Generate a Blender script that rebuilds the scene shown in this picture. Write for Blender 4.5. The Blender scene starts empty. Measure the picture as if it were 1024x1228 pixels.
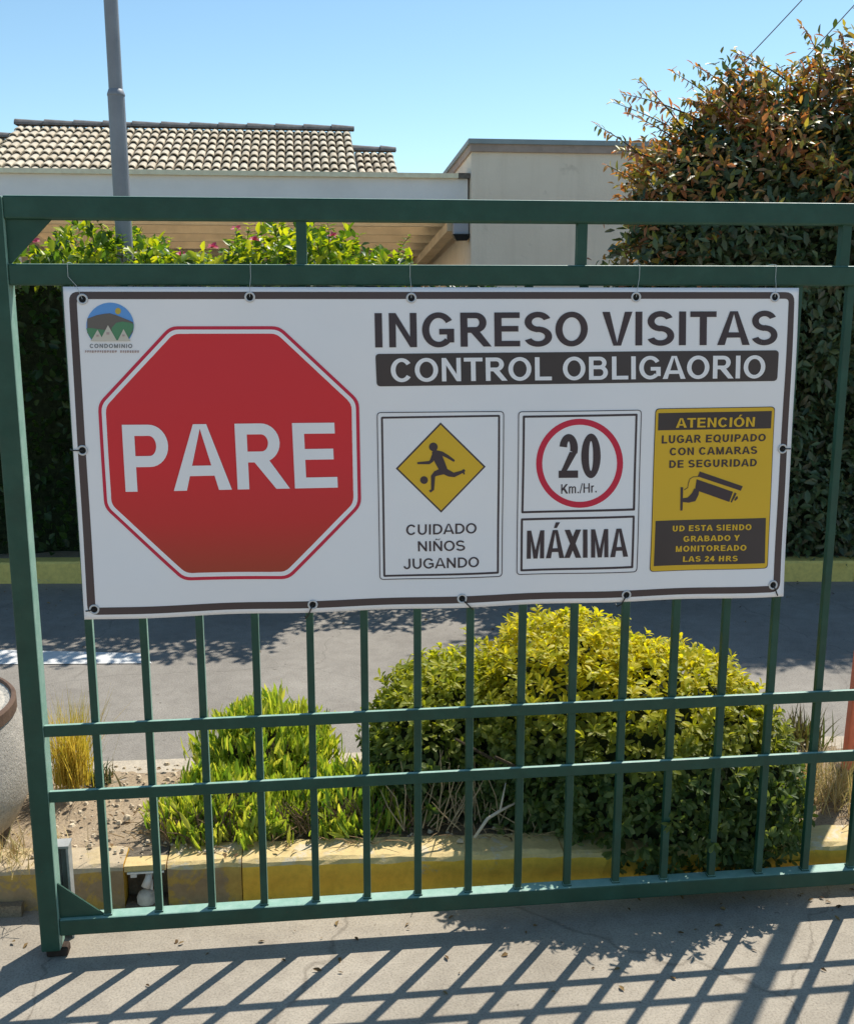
import bpy, math, random
import numpy as np
from math import sin, cos, pi, radians, sqrt
from mathutils import Vector, Matrix

sc = bpy.context.scene
col = sc.collection
random.seed(7)
rng = np.random.default_rng(11)

# ------------------------------------------------------------------ camera
F = 1272.9; YAW = 0.11417; PITCH = 0.20409
CAM = Vector((0.8798, -2.6075, 1.7319))
cd = bpy.data.cameras.new('camera')
cd.sensor_fit = 'HORIZONTAL'; cd.sensor_width = 36.0; cd.lens = F / 1024 * 36.0
cd.clip_start = 0.05; cd.clip_end = 2000
cam = bpy.data.objects.new('camera', cd); col.objects.link(cam)
cam.location = CAM
cam.rotation_euler = (pi / 2 - PITCH, 0, -YAW)
sc.camera = cam

# ------------------------------------------------------------------ sky and sun
SUNV = Vector((0.4556, 0.5516, 1.0)).normalized()
sun_el = math.asin(SUNV.z); sun_az = math.atan2(SUNV.x, SUNV.y)
w = bpy.data.worlds.new('World'); sc.world = w; w.use_nodes = True
nt = w.node_tree
bg = nt.nodes['Background']
sky = nt.nodes.new('ShaderNodeTexSky'); sky.sky_type = 'NISHITA'
sky.sun_disc = False; sky.sun_elevation = sun_el; sky.sun_rotation = sun_az
sky.air_density = 1.0; sky.dust_density = 0.3; sky.ozone_density = 1.0; sky.altitude = 500
tn = nt.nodes.new('ShaderNodeMix'); tn.data_type = 'RGBA'; tn.blend_type = 'MULTIPLY'; tn.inputs[0].default_value = 1.0
tn.inputs[7].default_value = (0.93, 1.10, 1.09, 1)
nt.links.new(sky.outputs[0], tn.inputs[6]); nt.links.new(tn.outputs[2], bg.inputs[0]); bg.inputs[1].default_value = 0.120
sd = bpy.data.lights.new('sun', 'SUN'); sd.energy = 5.0; sd.angle = radians(0.55); sd.color = (1.0, 0.955, 0.87)
so = bpy.data.objects.new('sun', sd); col.objects.link(so)
so.rotation_euler = SUNV.to_track_quat('Z', 'Y').to_euler()
so.location = (6, 6, 12)
sc.view_settings.view_transform = 'Standard'; sc.view_settings.look = 'None'
sc.view_settings.exposure = 0.20; sc.view_settings.gamma = 1.0
sc.cycles.max_bounces = 8; sc.cycles.transparent_max_bounces = 8

# ------------------------------------------------------------------ helpers
def ray(px, py):
    a = (px - 512) / F; b = -(py - 614) / F
    r = Vector((cos(YAW), -sin(YAW), 0)); fw = Vector((sin(YAW) * cos(PITCH), cos(YAW) * cos(PITCH), -sin(PITCH)))
    return fw + r * a + r.cross(fw) * b
def at(px, py, y):
    """world point of a photo pixel on the upright plane at depth y"""
    d = ray(px, py); return CAM + d * ((y - CAM.y) / d.y)
def gr(px, py, z=0.0):
    d = ray(px, py); return CAM + d * ((z - CAM.z) / d.z)

def tag(o, label=None, cat=None, group=None, kind=None):
    if label: o['label'] = label
    if cat: o['category'] = cat
    if group: o['group'] = group
    if kind: o['kind'] = kind
    return o
def empty(name, loc, label=None, cat=None, group=None):
    o = bpy.data.objects.new(name, None); col.objects.link(o); o.location = loc
    o.empty_display_size = 0.1
    return tag(o, label, cat, group)

class MB:
    """collects faces in world coordinates; build() makes one mesh object"""
    def __init__(s): s.v = []; s.f = []; s.m = []
    def face(s, pts, mi=0):
        n = len(s.v); s.v += [tuple(p) for p in pts]; s.f.append(tuple(range(n, n + len(pts)))); s.m.append(mi)
    def mesh(s, vs, fs, mi=0):
        n = len(s.v); s.v += [tuple(p) for p in vs]; s.f += [tuple(i + n for i in f) for f in fs]; s.m += [mi] * len(fs)
    def box(s, lo, hi, mi=0, rot=None, c=None):
        x0, y0, z0 = lo; x1, y1, z1 = hi
        vs = [Vector(p) for p in ((x0,y0,z0),(x1,y0,z0),(x1,y1,z0),(x0,y1,z0),(x0,y0,z1),(x1,y0,z1),(x1,y1,z1),(x0,y1,z1))]
        if rot is not None:
            vs = [c + rot @ (p - c) for p in vs]
        s.mesh(vs, [(0,3,2,1),(4,5,6,7),(0,1,5,4),(1,2,6,5),(2,3,7,6),(3,0,4,7)], mi)
    def prism(s, poly, d, mi=0):
        """planar polygon (list of Vector) swept by vector d, closed"""
        n = len(poly); d = Vector(d)
        vs = [Vector(p) for p in poly] + [Vector(p) + d for p in poly]
        s.mesh(vs, [tuple(range(n))[::-1], tuple(range(n, 2 * n))] + [(i, (i + 1) % n, n + (i + 1) % n, n + i) for i in range(n)], mi)
    def tube(s, path, r, k=8, mi=0):
        path = [Vector(p) for p in path]; rs = r if isinstance(r, (list, tuple)) else [r] * len(path)
        vs = []; fs = []
        for i, p in enumerate(path):
            t = (path[min(i + 1, len(path) - 1)] - path[max(i - 1, 0)]).normalized()
            u = t.orthogonal().normalized() if i == 0 else (u - t * u.dot(t)).normalized()
            b = t.cross(u)
            vs += [p + (u * cos(2 * pi * j / k) + b * sin(2 * pi * j / k)) * rs[i] for j in range(k)]
        for i in range(len(path) - 1):
            for j in range(k):
                fs.append((i * k + j, i * k + (j + 1) % k, (i + 1) * k + (j + 1) % k, (i + 1) * k + j))
        fs.append(tuple(range(k))[::-1]); fs.append(tuple(range((len(path) - 1) * k, len(path) * k)))
        s.mesh(vs, fs, mi)
    def lathe(s, prof, c, k=32, mi=0):
        vs = []; fs = []
        for r, z in prof:
            vs += [(c[0] + r * cos(2 * pi * j / k), c[1] + r * sin(2 * pi * j / k), c[2] + z) for j in range(k)]
        for i in range(len(prof) - 1):
            for j in range(k):
                fs.append((i * k + j, i * k + (j + 1) % k, (i + 1) * k + (j + 1) % k, (i + 1) * k + j))
        s.mesh(vs, fs, mi)
    def build(s, name, mats, parent=None, smooth=False, bevel=0.0, sub=0):
        me = bpy.data.meshes.new(name)
        off = Vector((0, 0, 0))
        if parent is not None:
            p = parent
            while p is not None: off += p.location; p = p.parent
        me.from_pydata([(a - off.x, b - off.y, c - off.z) for a, b, c in s.v], [], s.f)
        for m in (mats if isinstance(mats, (list, tuple)) else [mats]): me.materials.append(m)
        me.polygons.foreach_set('material_index', s.m)
        if smooth: me.polygons.foreach_set('use_smooth', [True] * len(s.f))
        me.update()
        o = bpy.data.objects.new(name, me); col.objects.link(o)
        if parent is not None: o.parent = parent
        if bevel:
            b = o.modifiers.new('bevel', 'BEVEL'); b.width = bevel; b.segments = 2; b.limit_method = 'ANGLE'; b.angle_limit = radians(40)
        return o

# ------------------------------------------------------------------ materials
def new_mat(name):
    m = bpy.data.materials.new(name); m.use_nodes = True
    return m, m.node_tree, m.node_tree.nodes['Principled BSDF']
def ramp(nt, src, stops):
    r = nt.nodes.new('ShaderNodeValToRGB')
    while len(r.color_ramp.elements) < len(stops): r.color_ramp.elements.new(0.5)
    for e, (p, c) in zip(r.color_ramp.elements, stops): e.position = p; e.color = (*c, 1)
    nt.links.new(src, r.inputs[0]); return r.outputs[0]
def noise(nt, scale, detail=4, rough=0.55, vec=None, dist=0.0):
    n = nt.nodes.new('ShaderNodeTexNoise'); n.inputs['Scale'].default_value = scale
    n.inputs['Detail'].default_value = detail; n.inputs['Roughness'].default_value = rough; n.inputs['Distortion'].default_value = dist
    if vec is None:
        g = nt.nodes.new('ShaderNodeNewGeometry'); vec = g.outputs['Position']
    nt.links.new(vec, n.inputs['Vector']); return n.outputs[0]
def mix(nt, fac, a, b, mode='MIX'):
    m = nt.nodes.new('ShaderNodeMix'); m.data_type = 'RGBA'; m.blend_type = mode
    for sock, val in ((m.inputs[0], fac), (m.inputs[6], a), (m.inputs[7], b)):
        if isinstance(val, bpy.types.NodeSocket): nt.links.new(val, sock)
        elif isinstance(val, tuple): sock.default_value = (*val, 1)
        else: sock.default_value = val
    return m.outputs[2]
def bump(nt, bsdf, h, strength=0.3, dist=0.01):
    b = nt.nodes.new('ShaderNodeBump'); b.inputs['Strength'].default_value = strength; b.inputs['Distance'].default_value = dist
    nt.links.new(h, b.inputs['Height']); nt.links.new(b.outputs[0], bsdf.inputs['Normal']); return b
def plain(name, c, rough=0.6, spec=0.5, metal=0.0, var=0.0, vscale=8, bmp=0.0, bscale=60, bdist=0.004):
    m, nt, b = new_mat(name)
    b.inputs['Base Color'].default_value = (*c, 1); b.inputs['Roughness'].default_value = rough
    b.inputs['Specular IOR Level'].default_value = spec; b.inputs['Metallic'].default_value = metal
    if var:
        lo = tuple(x * (1 - var) for x in c); hi = tuple(min(1, x * (1 + var)) for x in c)
        nt.links.new(ramp(nt, noise(nt, vscale, 6, 0.6), [(0.3, lo), (0.7, hi)]), b.inputs['Base Color'])
    if bmp: bump(nt, b, noise(nt, bscale, 5, 0.6), bmp, bdist)
    return m

def leaf_mat(name, cols, transl=0.35, tint=(1.15, 1.25, 0.5), rough=0.42, spec=0.5, top=None):
    """leaf colours vary per leaf; top = (z0, z1, colour list) by height: young growth, on the hedge painted sun and shade"""
    m, nt, b = new_mat(name)
    g = nt.nodes.new('ShaderNodeNewGeometry')
    n = len(cols)
    c = ramp(nt, g.outputs['Random Per Island'], [(i / max(1, n - 1), cc) for i, cc in enumerate(cols)])
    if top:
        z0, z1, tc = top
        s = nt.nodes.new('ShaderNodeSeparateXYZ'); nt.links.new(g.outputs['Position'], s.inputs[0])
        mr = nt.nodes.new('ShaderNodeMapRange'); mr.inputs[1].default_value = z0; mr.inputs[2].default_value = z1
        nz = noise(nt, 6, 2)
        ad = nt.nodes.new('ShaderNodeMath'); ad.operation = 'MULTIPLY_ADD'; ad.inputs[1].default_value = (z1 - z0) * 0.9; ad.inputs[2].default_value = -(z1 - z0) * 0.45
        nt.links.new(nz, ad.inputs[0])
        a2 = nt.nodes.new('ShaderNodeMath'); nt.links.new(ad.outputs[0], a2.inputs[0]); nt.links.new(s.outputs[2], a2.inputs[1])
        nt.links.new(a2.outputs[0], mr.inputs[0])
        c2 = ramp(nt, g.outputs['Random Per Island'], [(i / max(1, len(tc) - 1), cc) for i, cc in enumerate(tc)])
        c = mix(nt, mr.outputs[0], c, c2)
    nt.links.new(c, b.inputs['Base Color'])
    b.inputs['Roughness'].default_value = rough; b.inputs['Specular IOR Level'].default_value = spec
    t = nt.nodes.new('ShaderNodeBsdfTranslucent')
    nt.links.new(mix(nt, 1.0, c, tint, 'MULTIPLY'), t.inputs[0])
    ms = nt.nodes.new('ShaderNodeMixShader'); ms.inputs[0].default_value = transl
    nt.links.new(b.outputs[0], ms.inputs[1]); nt.links.new(t.outputs[0], ms.inputs[2])
    nt.links.new(ms.outputs[0], nt.nodes['Material Output'].inputs[0])
    return m

# driveway concrete
def mat_concrete(name, lo, hi, fine, stain=None, bmp=0.35):
    m, nt, b = new_mat(name)
    c = ramp(nt, noise(nt, 1.6, 7, 0.62), [(0.32, lo), (0.68, hi)])
    sp = ramp(nt, noise(nt, 170, 3, 0.7), [(0.33, (0.62, 0.6, 0.58)), (0.5, (1, 1, 1)), (0.68, (1.18, 1.15, 1.1))])
    c = mix(nt, fine, c, sp, 'MULTIPLY')
    mid = ramp(nt, noise(nt, 14, 6, 0.7, dist=0.6), [(0.35, (0.84, 0.83, 0.82)), (0.6, (1.05, 1.05, 1.04))])
    c = mix(nt, 0.7, c, mid, 'MULTIPLY')
    if stain:
        v = nt.nodes.new('ShaderNodeTexVoronoi'); v.feature = 'DISTANCE_TO_EDGE'; v.inputs['Scale'].default_value = 0.75
        g = nt.nodes.new('ShaderNodeNewGeometry')
        nn = nt.nodes.new('ShaderNodeTexNoise'); nn.inputs['Scale'].default_value = 5; nn.inputs['Detail'].default_value = 6
        nt.links.new(g.outputs['Position'], nn.inputs['Vector'])
        vm = nt.nodes.new('ShaderNodeVectorMath'); vm.operation = 'MULTIPLY_ADD'; vm.inputs[1].default_value = (0.22, 0.22, 0.0)
        nt.links.new(nn.outputs[1], vm.inputs[0]); nt.links.new(g.outputs['Position'], vm.inputs[2])
        nt.links.new(vm.outputs[0], v.inputs['Vector'])
        cr = ramp(nt, v.outputs[0], [(0.0, stain), (0.0008, stain), (0.0022, (1, 1, 1))])
        c = mix(nt, 0.45, c, cr, 'MULTIPLY')
        pit = ramp(nt, noise(nt, 42, 2, 0.5), [(0.24, (0.45, 0.43, 0.4)), (0.29, (1, 1, 1))])
        c = mix(nt, 0.8, c, pit, 'MULTIPLY')
    nt.links.new(c, b.inputs['Base Color']); b.inputs['Roughness'].default_value = 0.9; b.inputs['Specular IOR Level'].default_value = 0.25
    bump(nt, b, noise(nt, 120, 4, 0.75), bmp, 0.004)
    return m
M_DRIVE = mat_concrete('driveway concrete', (0.32, 0.278, 0.222), (0.42, 0.367, 0.295), 0.8, (0.3, 0.28, 0.26))
M_ROAD = mat_concrete('asphalt', (0.24, 0.219, 0.192), (0.325, 0.298, 0.262), 0.95, (0.5, 0.49, 0.48), 0.6)
M_GROUND = mat_concrete('yard ground', (0.26, 0.21, 0.15), (0.34, 0.28, 0.2), 0.6)
M_SOIL = mat_concrete('sandy soil', (0.27, 0.20, 0.13), (0.44, 0.345, 0.235), 1.0, None, 1.0)
M_WHITEPAINT = plain('road paint', (0.72, 0.71, 0.68), 0.7, var=0.12, vscale=30)

def mat_kerb(yel, worn, thr):
    m, nt, b = new_mat('kerb paint')
    n1 = noise(nt, 9, 8, 0.68, dist=0.4)
    c = ramp(nt, n1, [(thr - 0.06, worn), (thr, yel), (0.75, tuple(min(1, x * 1.12) for x in yel))])
    c = mix(nt, 0.6, c, ramp(nt, noise(nt, 38, 6, 0.7), [(0.3, (0.72, 0.7, 0.66)), (0.6, (1.06, 1.05, 1.02))]), 'MULTIPLY')
    nt.links.new(c, b.inputs['Base Color']); b.inputs['Roughness'].default_value = 0.75
    bump(nt, b, noise(nt, 55, 5, 0.7), 0.5, 0.006)
    return m
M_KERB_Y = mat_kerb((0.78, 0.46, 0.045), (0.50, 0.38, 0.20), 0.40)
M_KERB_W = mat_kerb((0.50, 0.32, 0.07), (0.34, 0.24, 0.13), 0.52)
M_KERB_FAR = mat_kerb((0.78, 0.60, 0.17), (0.50, 0.44, 0.28), 0.36)
M_KERB_TOP = mat_kerb((0.62, 0.46, 0.20), (0.60, 0.51, 0.36), 0.46)

def mat_gate():
    m, nt, b = new_mat('green gate paint')
    c = ramp(nt, noise(nt, 11, 8, 0.66), [(0.3, (0.006, 0.046, 0.027)), (0.52, (0.009, 0.060, 0.036)), (0.75, (0.016, 0.080, 0.052))])
    ch = ramp(nt, noise(nt, 48, 5, 0.75), [(0.655, (0, 0, 0)), (0.70, (1, 1, 1))])
    c = mix(nt, ch, c, (0.055, 0.045, 0.032))
    # pale mint painted in as sunlight on the upward and right-hand faces
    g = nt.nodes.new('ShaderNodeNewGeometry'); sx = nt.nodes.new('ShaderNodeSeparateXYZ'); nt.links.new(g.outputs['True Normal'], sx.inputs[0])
    lit_mask = nt.nodes.new('ShaderNodeMapRange'); lit_mask.inputs[1].default_value = 0.8; lit_mask.inputs[2].default_value = 0.97; lit_mask.inputs[4].default_value = 0.8
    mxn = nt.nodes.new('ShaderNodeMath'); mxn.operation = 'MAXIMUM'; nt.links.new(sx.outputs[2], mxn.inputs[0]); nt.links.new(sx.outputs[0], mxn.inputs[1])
    nt.links.new(mxn.outputs[0], lit_mask.inputs[0])   # tops and right-hand sides take the painted sunlight
    c = mix(nt, lit_mask.outputs[0], c, ramp(nt, noise(nt, 22, 5, .7), [(.35, (0.27, 0.47, 0.37)), (.65, (0.40, 0.58, 0.48))]))
    nt.links.new(c, b.inputs['Base Color'])
    nt.links.new(ramp(nt, noise(nt, 20, 5), [(0.3, (0.42,) * 3), (0.7, (0.58,) * 3)]), b.inputs['Roughness'])
    b.inputs['Specular IOR Level'].default_value = 0.5
    bump(nt, b, noise(nt, 70, 5, 0.6), 0.25, 0.003)
    return m
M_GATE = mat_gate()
M_RUST = plain('rusty steel', (0.045, 0.028, 0.020), 0.8, 0.3, 0.0, 0.5, 40, 0.5, 120)
M_GALV = plain('grey painted steel', (0.24, 0.25, 0.275), 0.5, 0.5, 0.0, 0.15, 5, 0.15, 90, 0.002)
M_STUBGREY = plain('weathered grey steel', (0.36, 0.36, 0.34), 0.6, 0.5, 0.0, 0.2, 30)
M_ORANGE = plain('orange red paint', (0.85, 0.20, 0.11), 0.45, 0.5, 0.0, 0.1, 12)
M_PVC = plain('white plastic pipe', (0.74, 0.72, 0.67), 0.45, 0.5, 0.0, 0.1, 30)
M_DARKCEM = plain('dark rough cement', (0.14, 0.115, 0.085), 0.95, 0.2, 0.0, 0.4, 25, 0.9, 60, 0.01)

# ------------------------------------------------------------------ ground, driveway, roads, kerbs
def sheet(name, pts, mat, z=None):
    mb = MB(); mb.face([(p[0], p[1], p[2] if z is None else z) for p in pts])
    return tag(mb.build(name, mat), kind='structure')
sheet('ground', [(-400, -400), (400, -400), (400, 400), (-400, 400)], M_GROUND, -0.02)
def kf(x): return 0.244 - 0.054 * x          # front face of the near kerb
def kb(x): return 1.022 - 0.031 * x          # road side of the planting bed
def fk(x): return 3.783 - 0.105 * x          # face of the far kerb
sheet('driveway', [(-9, -9), (11, -9), (11, kf(11) + 0.05), (-9, kf(-9) + 0.05)], M_DRIVE, 0.0)
sheet('road', [(-14, kb(-14) - 0.05), (16, kb(16) - 0.05), (16, fk(16) + 0.05), (-14, fk(-14) + 0.05)], M_ROAD, -0.006)
# white bar painted on the road
mb = MB()
a, b_, c_, d_ = gr(-120, 776), gr(172, 783), gr(182, 795), gr(-120, 797)
mb.face([(p.x, p.y, -0.002) for p in (d_, c_, b_, a)])
tag(mb.build('road_marking', M_WHITEPAINT), kind='structure')

# near kerb: stones with joints, a gap for the pipe outlet
mb = MB(); H = 0.135
edges = [-4.2, -3.3, -2.4, -1.5, -0.62, 0.335, None, 0.455, 0.668, 1.60, 2.52, 3.45, 4.4, 5.3, 6.2]
rr = random.Random(3)
i = 0
while i < len(edges) - 1:
    x0, x1 = edges[i], edges[i + 1]
    if x0 is None or x1 is None: i += 1; continue
    x0 += 0.0015; x1 -= 0.0015
    dz = rr.uniform(-0.006, 0.006); dy = rr.uniform(-0.006, 0.006)
    prof = [(0.0, -0.02), (0.0, H - 0.018 + dz), (0.006, H - 0.006 + dz), (0.018, H + dz), (0.115, H + dz), (0.115, -0.02)]
    n = max(4, int((x1 - x0) / 0.04))
    pts = []
    for k in range(n + 1):
        x = x0 + (x1 - x0) * k / n
        for (oy, z) in prof:
            wob = 0.0035 * sin(x * 37 + z * 30) + rr.uniform(-0.0025, 0.0025)
            pts.append((x, kf(x) + dy + oy + (wob if oy < 0.02 else 0), z + (rr.uniform(-0.003, 0.003) if z > 0.1 else 0)))
    m = len(prof); fs = []; 
    for k in range(n):
        for q in range(m - 1):
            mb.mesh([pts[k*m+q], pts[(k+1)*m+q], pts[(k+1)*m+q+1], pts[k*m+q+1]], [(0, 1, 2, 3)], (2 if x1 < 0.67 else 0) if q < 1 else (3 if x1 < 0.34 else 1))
    mb.face([pts[q] for q in range(m)][::-1], 0); mb.face([pts[n*m+q] for q in range(m)], 0)
    i += 1
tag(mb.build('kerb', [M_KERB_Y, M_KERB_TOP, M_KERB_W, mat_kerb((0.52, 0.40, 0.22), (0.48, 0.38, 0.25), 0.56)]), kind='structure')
# cement footing strip that shows at the bottom of the kerb towards the pot
mb = MB(); mb.box((-4.2, 0.0, -0.01), (0.05, kf(0) + 0.02, 0.035))
# (skewed to follow the kerb)
mb.v = [(x, kf(x) + 0.012 if y > 0.1 else kf(x) - 0.028, z) for x, y, z in mb.v]
tag(mb.build('kerb_footing', mat_concrete('footing', (0.2, 0.16, 0.11), (0.32, 0.26, 0.18), 0.8)), kind='structure')
# kerb on the road side of the bed and the far yellow kerb
def long_kerb(name, fy, sgn, h, mats, x0=-6.0, x1=9.0, wd=0.12, step=0.85):
    mb = MB(); x = x0; r2 = random.Random(len(name))
    while x < x1:
        xe = min(x + step, x1) - 0.006
        dz = r2.uniform(-0.005, 0.005)
        ya, yb = fy(x), fy(xe)
        P = lambda xx, yy, o, z: (xx, yy + sgn * o, z)
        A = [P(x, ya, 0, -0.02), P(x, ya, 0, h - 0.012 + dz), P(x, ya, 0.012, h + dz), P(x, ya, wd, h + dz), P(x, ya, wd, -0.02)]
        B = [P(xe, yb, 0, -0.02), P(xe, yb, 0, h - 0.012 + dz), P(xe, yb, 0.012, h + dz), P(xe, yb, wd, h + dz), P(xe, yb, wd, -0.02)]
        for q in range(4): mb.face([A[q], B[q], B[q + 1], A[q + 1]], 0 if q == 0 else 1)
        mb.face(A); mb.face(B)
        x += step
    return tag(mb.build(name, mats), kind='structure')
M_KERB_PLAIN = mat_concrete('bare kerb concrete', (0.42, 0.36, 0.28), (0.55, 0.48, 0.38), 0.8)
long_kerb('kerb', kb, -1, 0.10, [M_KERB_PLAIN, M_KERB_PLAIN])
long_kerb('kerb', fk, 1, 0.125, [M_KERB_FAR, M_KERB_FAR])

# planting bed soil, uneven
def soil_sheet(name, x0, x1, ya, yb, z, amp, nx, ny, mat):
    mb = MB(); vs = []
    r2 = np.random.default_rng(5)
    ph = r2.uniform(0, 6, 12)
    for j in range(ny + 1):
        for i in range(nx + 1):
            x = x0 + (x1 - x0) * i / nx; y = ya(x) + (yb(x) - ya(x)) * j / ny
            h = sum(sin(x * fx + ph[k]) * cos(y * fy_ + ph[k + 6]) / (1 + k) for k, (fx, fy_) in enumerate(((5, 7), (11, 9), (19, 23), (37, 31), (61, 53), (90, 80))))
            edge = min(1.0, min(j, ny - j) / (ny * 0.16))
            vs.append((x, y, z + amp * (h * 0.5 + 0.5 * edge) + r2.uniform(-0.1, 0.1) * amp * edge))
    fs = [(j * (nx + 1) + i, j * (nx + 1) + i + 1, (j + 1) * (nx + 1) + i + 1, (j + 1) * (nx + 1) + i) for j in range(ny) for i in range(nx)]
    mb.mesh(vs, fs)
    return tag(mb.build(name, mat, smooth=True), kind='structure')
soil_sheet('soil', -4.2, 6.2, lambda x: kf(x) + 0.10, lambda x: kb(x) - 0.10, 0.104, 0.024, 420, 44, M_SOIL)
soil_sheet('soil', -6, 9, lambda x: fk(x) + 0.10, lambda x: 7.9, 0.10, 0.03, 60, 30, M_SOIL)
# loose stones, twigs and dead leaves on the soil (countless)
mb = MB(); r2 = random.Random(9)
for k in range(600):
    x = r2.uniform(-0.3, 2.9) if k % 3 else r2.uniform(0.05, 0.6); y = r2.uniform(kf(x) + 0.05, kb(x) - 0.1)
    s = r2.choice((0.004, 0.006, 0.008, 0.01)) * r2.uniform(0.6, 1.4)
    if k % 60 == 0: s = r2.uniform(0.012, 0.02)
    c = Vector((x, y, 0.115 + 0.010 + s * 0.2 if y > kf(x) + 0.12 else H + s * 0.3))
    vs = [c + Vector((r2.uniform(0.6, 1.2) * s * cos(a), r2.uniform(0.5, 1) * s * sin(a), 0)) for a in (0, 1.05, 2.1, 3.14, 4.2, 5.2)]
    tv = [c + (v - c) * 0.55 + Vector((0, 0, s * r2.uniform(0.5, 0.8))) for v in vs]
    mb.mesh(vs + tv, [(i, (i + 1) % 6, 6 + (i + 1) % 6, 6 + i) for i in range(6)] + [(6, 7, 8, 9, 10, 11)])
tag(mb.build('pebbles', plain('pebble', (0.62, 0.50, 0.35), 0.9, 0.2, 0, 0.35, 30)), 'pale pebbles and soil crumbs scattered on the planting bed', 'pebbles', kind='stuff')
mb = MB()
for k in range(420):
    x = r2.uniform(0.3, 2.75); y = r2.uniform(kf(x) + 0.07, 0.55); z = 0.132 if y > kf(x) + 0.1 else 0.139
    a = r2.uniform(0, 6.28); L = r2.uniform(0.02, 0.11)
    p0 = Vector((x, y, z)); p1 = p0 + Vector((cos(a) * L, sin(a) * L * 0.6, r2.uniform(-0.002, 0.03)))
    if p1.y < kf(p1.x) + 0.03: continue
    mb.tube([p0, (p0 + p1) / 2 + Vector((0, 0, 0.006)), p1], [0.0016, 0.0013, 0.0008], 4)
tag(mb.build('dry_litter', plain('dry stalks', (0.34, 0.23, 0.12), 0.9, 0.2, 0, 0.4, 60)), 'dry stalks and dead twigs littering the soil under the shrubs', 'litter', kind='stuff')

# ------------------------------------------------------------------ the sliding gate
GX0, PIT = 0.32283, 0.13887
gate = empty('sliding_gate', (0.16, 0.02, 0.0), 'dark green steel sliding gate of square bars and rails with a banner tied to it', 'gate')
XE = GX0 + PIT * 26.5
DEP = 0.042
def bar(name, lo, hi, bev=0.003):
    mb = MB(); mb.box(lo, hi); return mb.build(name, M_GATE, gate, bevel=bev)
zt1, zt0 = 1.9490, 1.8975; zs1, zs0 = 1.7975, 1.7480
za1, za0 = 0.6595, 0.6285; zb1, zb0 = 0.4795, 0.4490; zg1, zg0 = 0.1135, 0.0670
# end post measured on the photo
pl = at(13.5, 700, 0).x; pr = at(38.5, 700, 0).x
bar('frame_post', (pl, -0.004, 0.026), (pr, 0.054, zt1 - 0.0005), 0.004)
bar('frame_post', (XE, -0.004, 0.040), (XE + 0.06, 0.054, zt1), 0.004)
bar('top_rail', (pr + 0.0005, -0.001, zt0), (XE - 0.0005, 0.052, zt1 + 0.001), 0.004)
# top rail runs over the post
bar('rail', (pr + 0.0005, 0.0, zs0), (XE - 0.0005, DEP + 0.004, zs1), 0.004)
bar('rail', (pr + 0.0005, -0.001, za0), (XE - 0.0005, 0.0108, za1), 0.002)
bar('rail', (pr + 0.0005, -0.001, zb0), (XE - 0.0005, 0.0108, zb1), 0.002)
bar('bottom_rail', (pr + 0.0005, 0.0, zg0), (XE - 0.0005, DEP, zg1), 0.004)
HB = 0.0096
for i in range(27):
    x = GX0 + PIT * i + (0.006 if i == 0 else 0)
    if x > XE - 0.03: break
    mb = MB(); yc = 0.0205
    mb.box((x - HB, yc - HB, zg1 - 0.002), (x + HB, yc + HB, zs0 + 0.002))
    mb.box((x - HB - 0.0022, yc - HB - 0.0022, zg1 - 0.001), (x + HB + 0.0022, yc + HB + 0.0022, zg1 + 0.0045))
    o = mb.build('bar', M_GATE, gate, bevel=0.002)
for px in (361.5, 697):
    x = at(px, 291, 0.02).x; bar('spacer', (x - 0.0125, 0.008, zs1 - 0.002), (x + 0.0125, 0.033, zt0 + 0.002), 0.002)
x0 = at(361.5, 291, 0.02).x; dx = (at(1012, 293, 0.02).x - x0) / 2
for k in (2, 3, 4):
    x = x0 + dx * k; bar('spacer', (x - 0.0125, 0.008, zs1 - 0.002), (x + 0.0125, 0.033, zt0 + 0.002), 0.002)
def plate(pts, y0=0.012, th=0.006):
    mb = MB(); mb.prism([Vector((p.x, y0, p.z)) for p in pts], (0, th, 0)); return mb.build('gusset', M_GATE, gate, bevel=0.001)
pp = pr + 0.0005
e = at(62, 262, 0.012); plate([Vector((pp, 0, zt0)), Vector((pp, 0, zs1)), Vector((pp + 0.006, 0, zs1)), Vector((e.x, 0, zt0))])
e1 = at(117, 1098, 0.012); e2 = at(66, 1060, 0.012)
plate([Vector((pp, 0, zg1)), Vector((pp + 0.118, 0, zg1)), Vector((pp, 0, e2.z))])
# rollers under the bottom rail, rusty shoe under the post
mb = MB(); mb.box((pl + 0.008, 0.008, 0.001), (pr + 0.016, 0.046, 0.0255)); mb.build('foot', M_RUST, gate, bevel=0.006)
for x in (3.7,):
    mb = MB(); mb.box((x - 0.012, 0.020, 0.022), (x + 0.012, 0.030, 0.0665))
    br = mb.build('roller_bracket', M_RUST, gate)
    mb = MB(); k = 18; prof = [(0.0, -0.006), (0.016, -0.006), (0.016, -0.003), (0.013, 0.0), (0.016, 0.003), (0.016, 0.006), (0.0, 0.006)]
    mb.lathe(prof, (0, 0, 0), k); mb.v = [(x + a, 0.040 + c_, 0.0165 + b_) for a, b_, c_ in mb.v]
    mb.build('wheel', M_RUST, br, smooth=False)
tag(gate)
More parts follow.
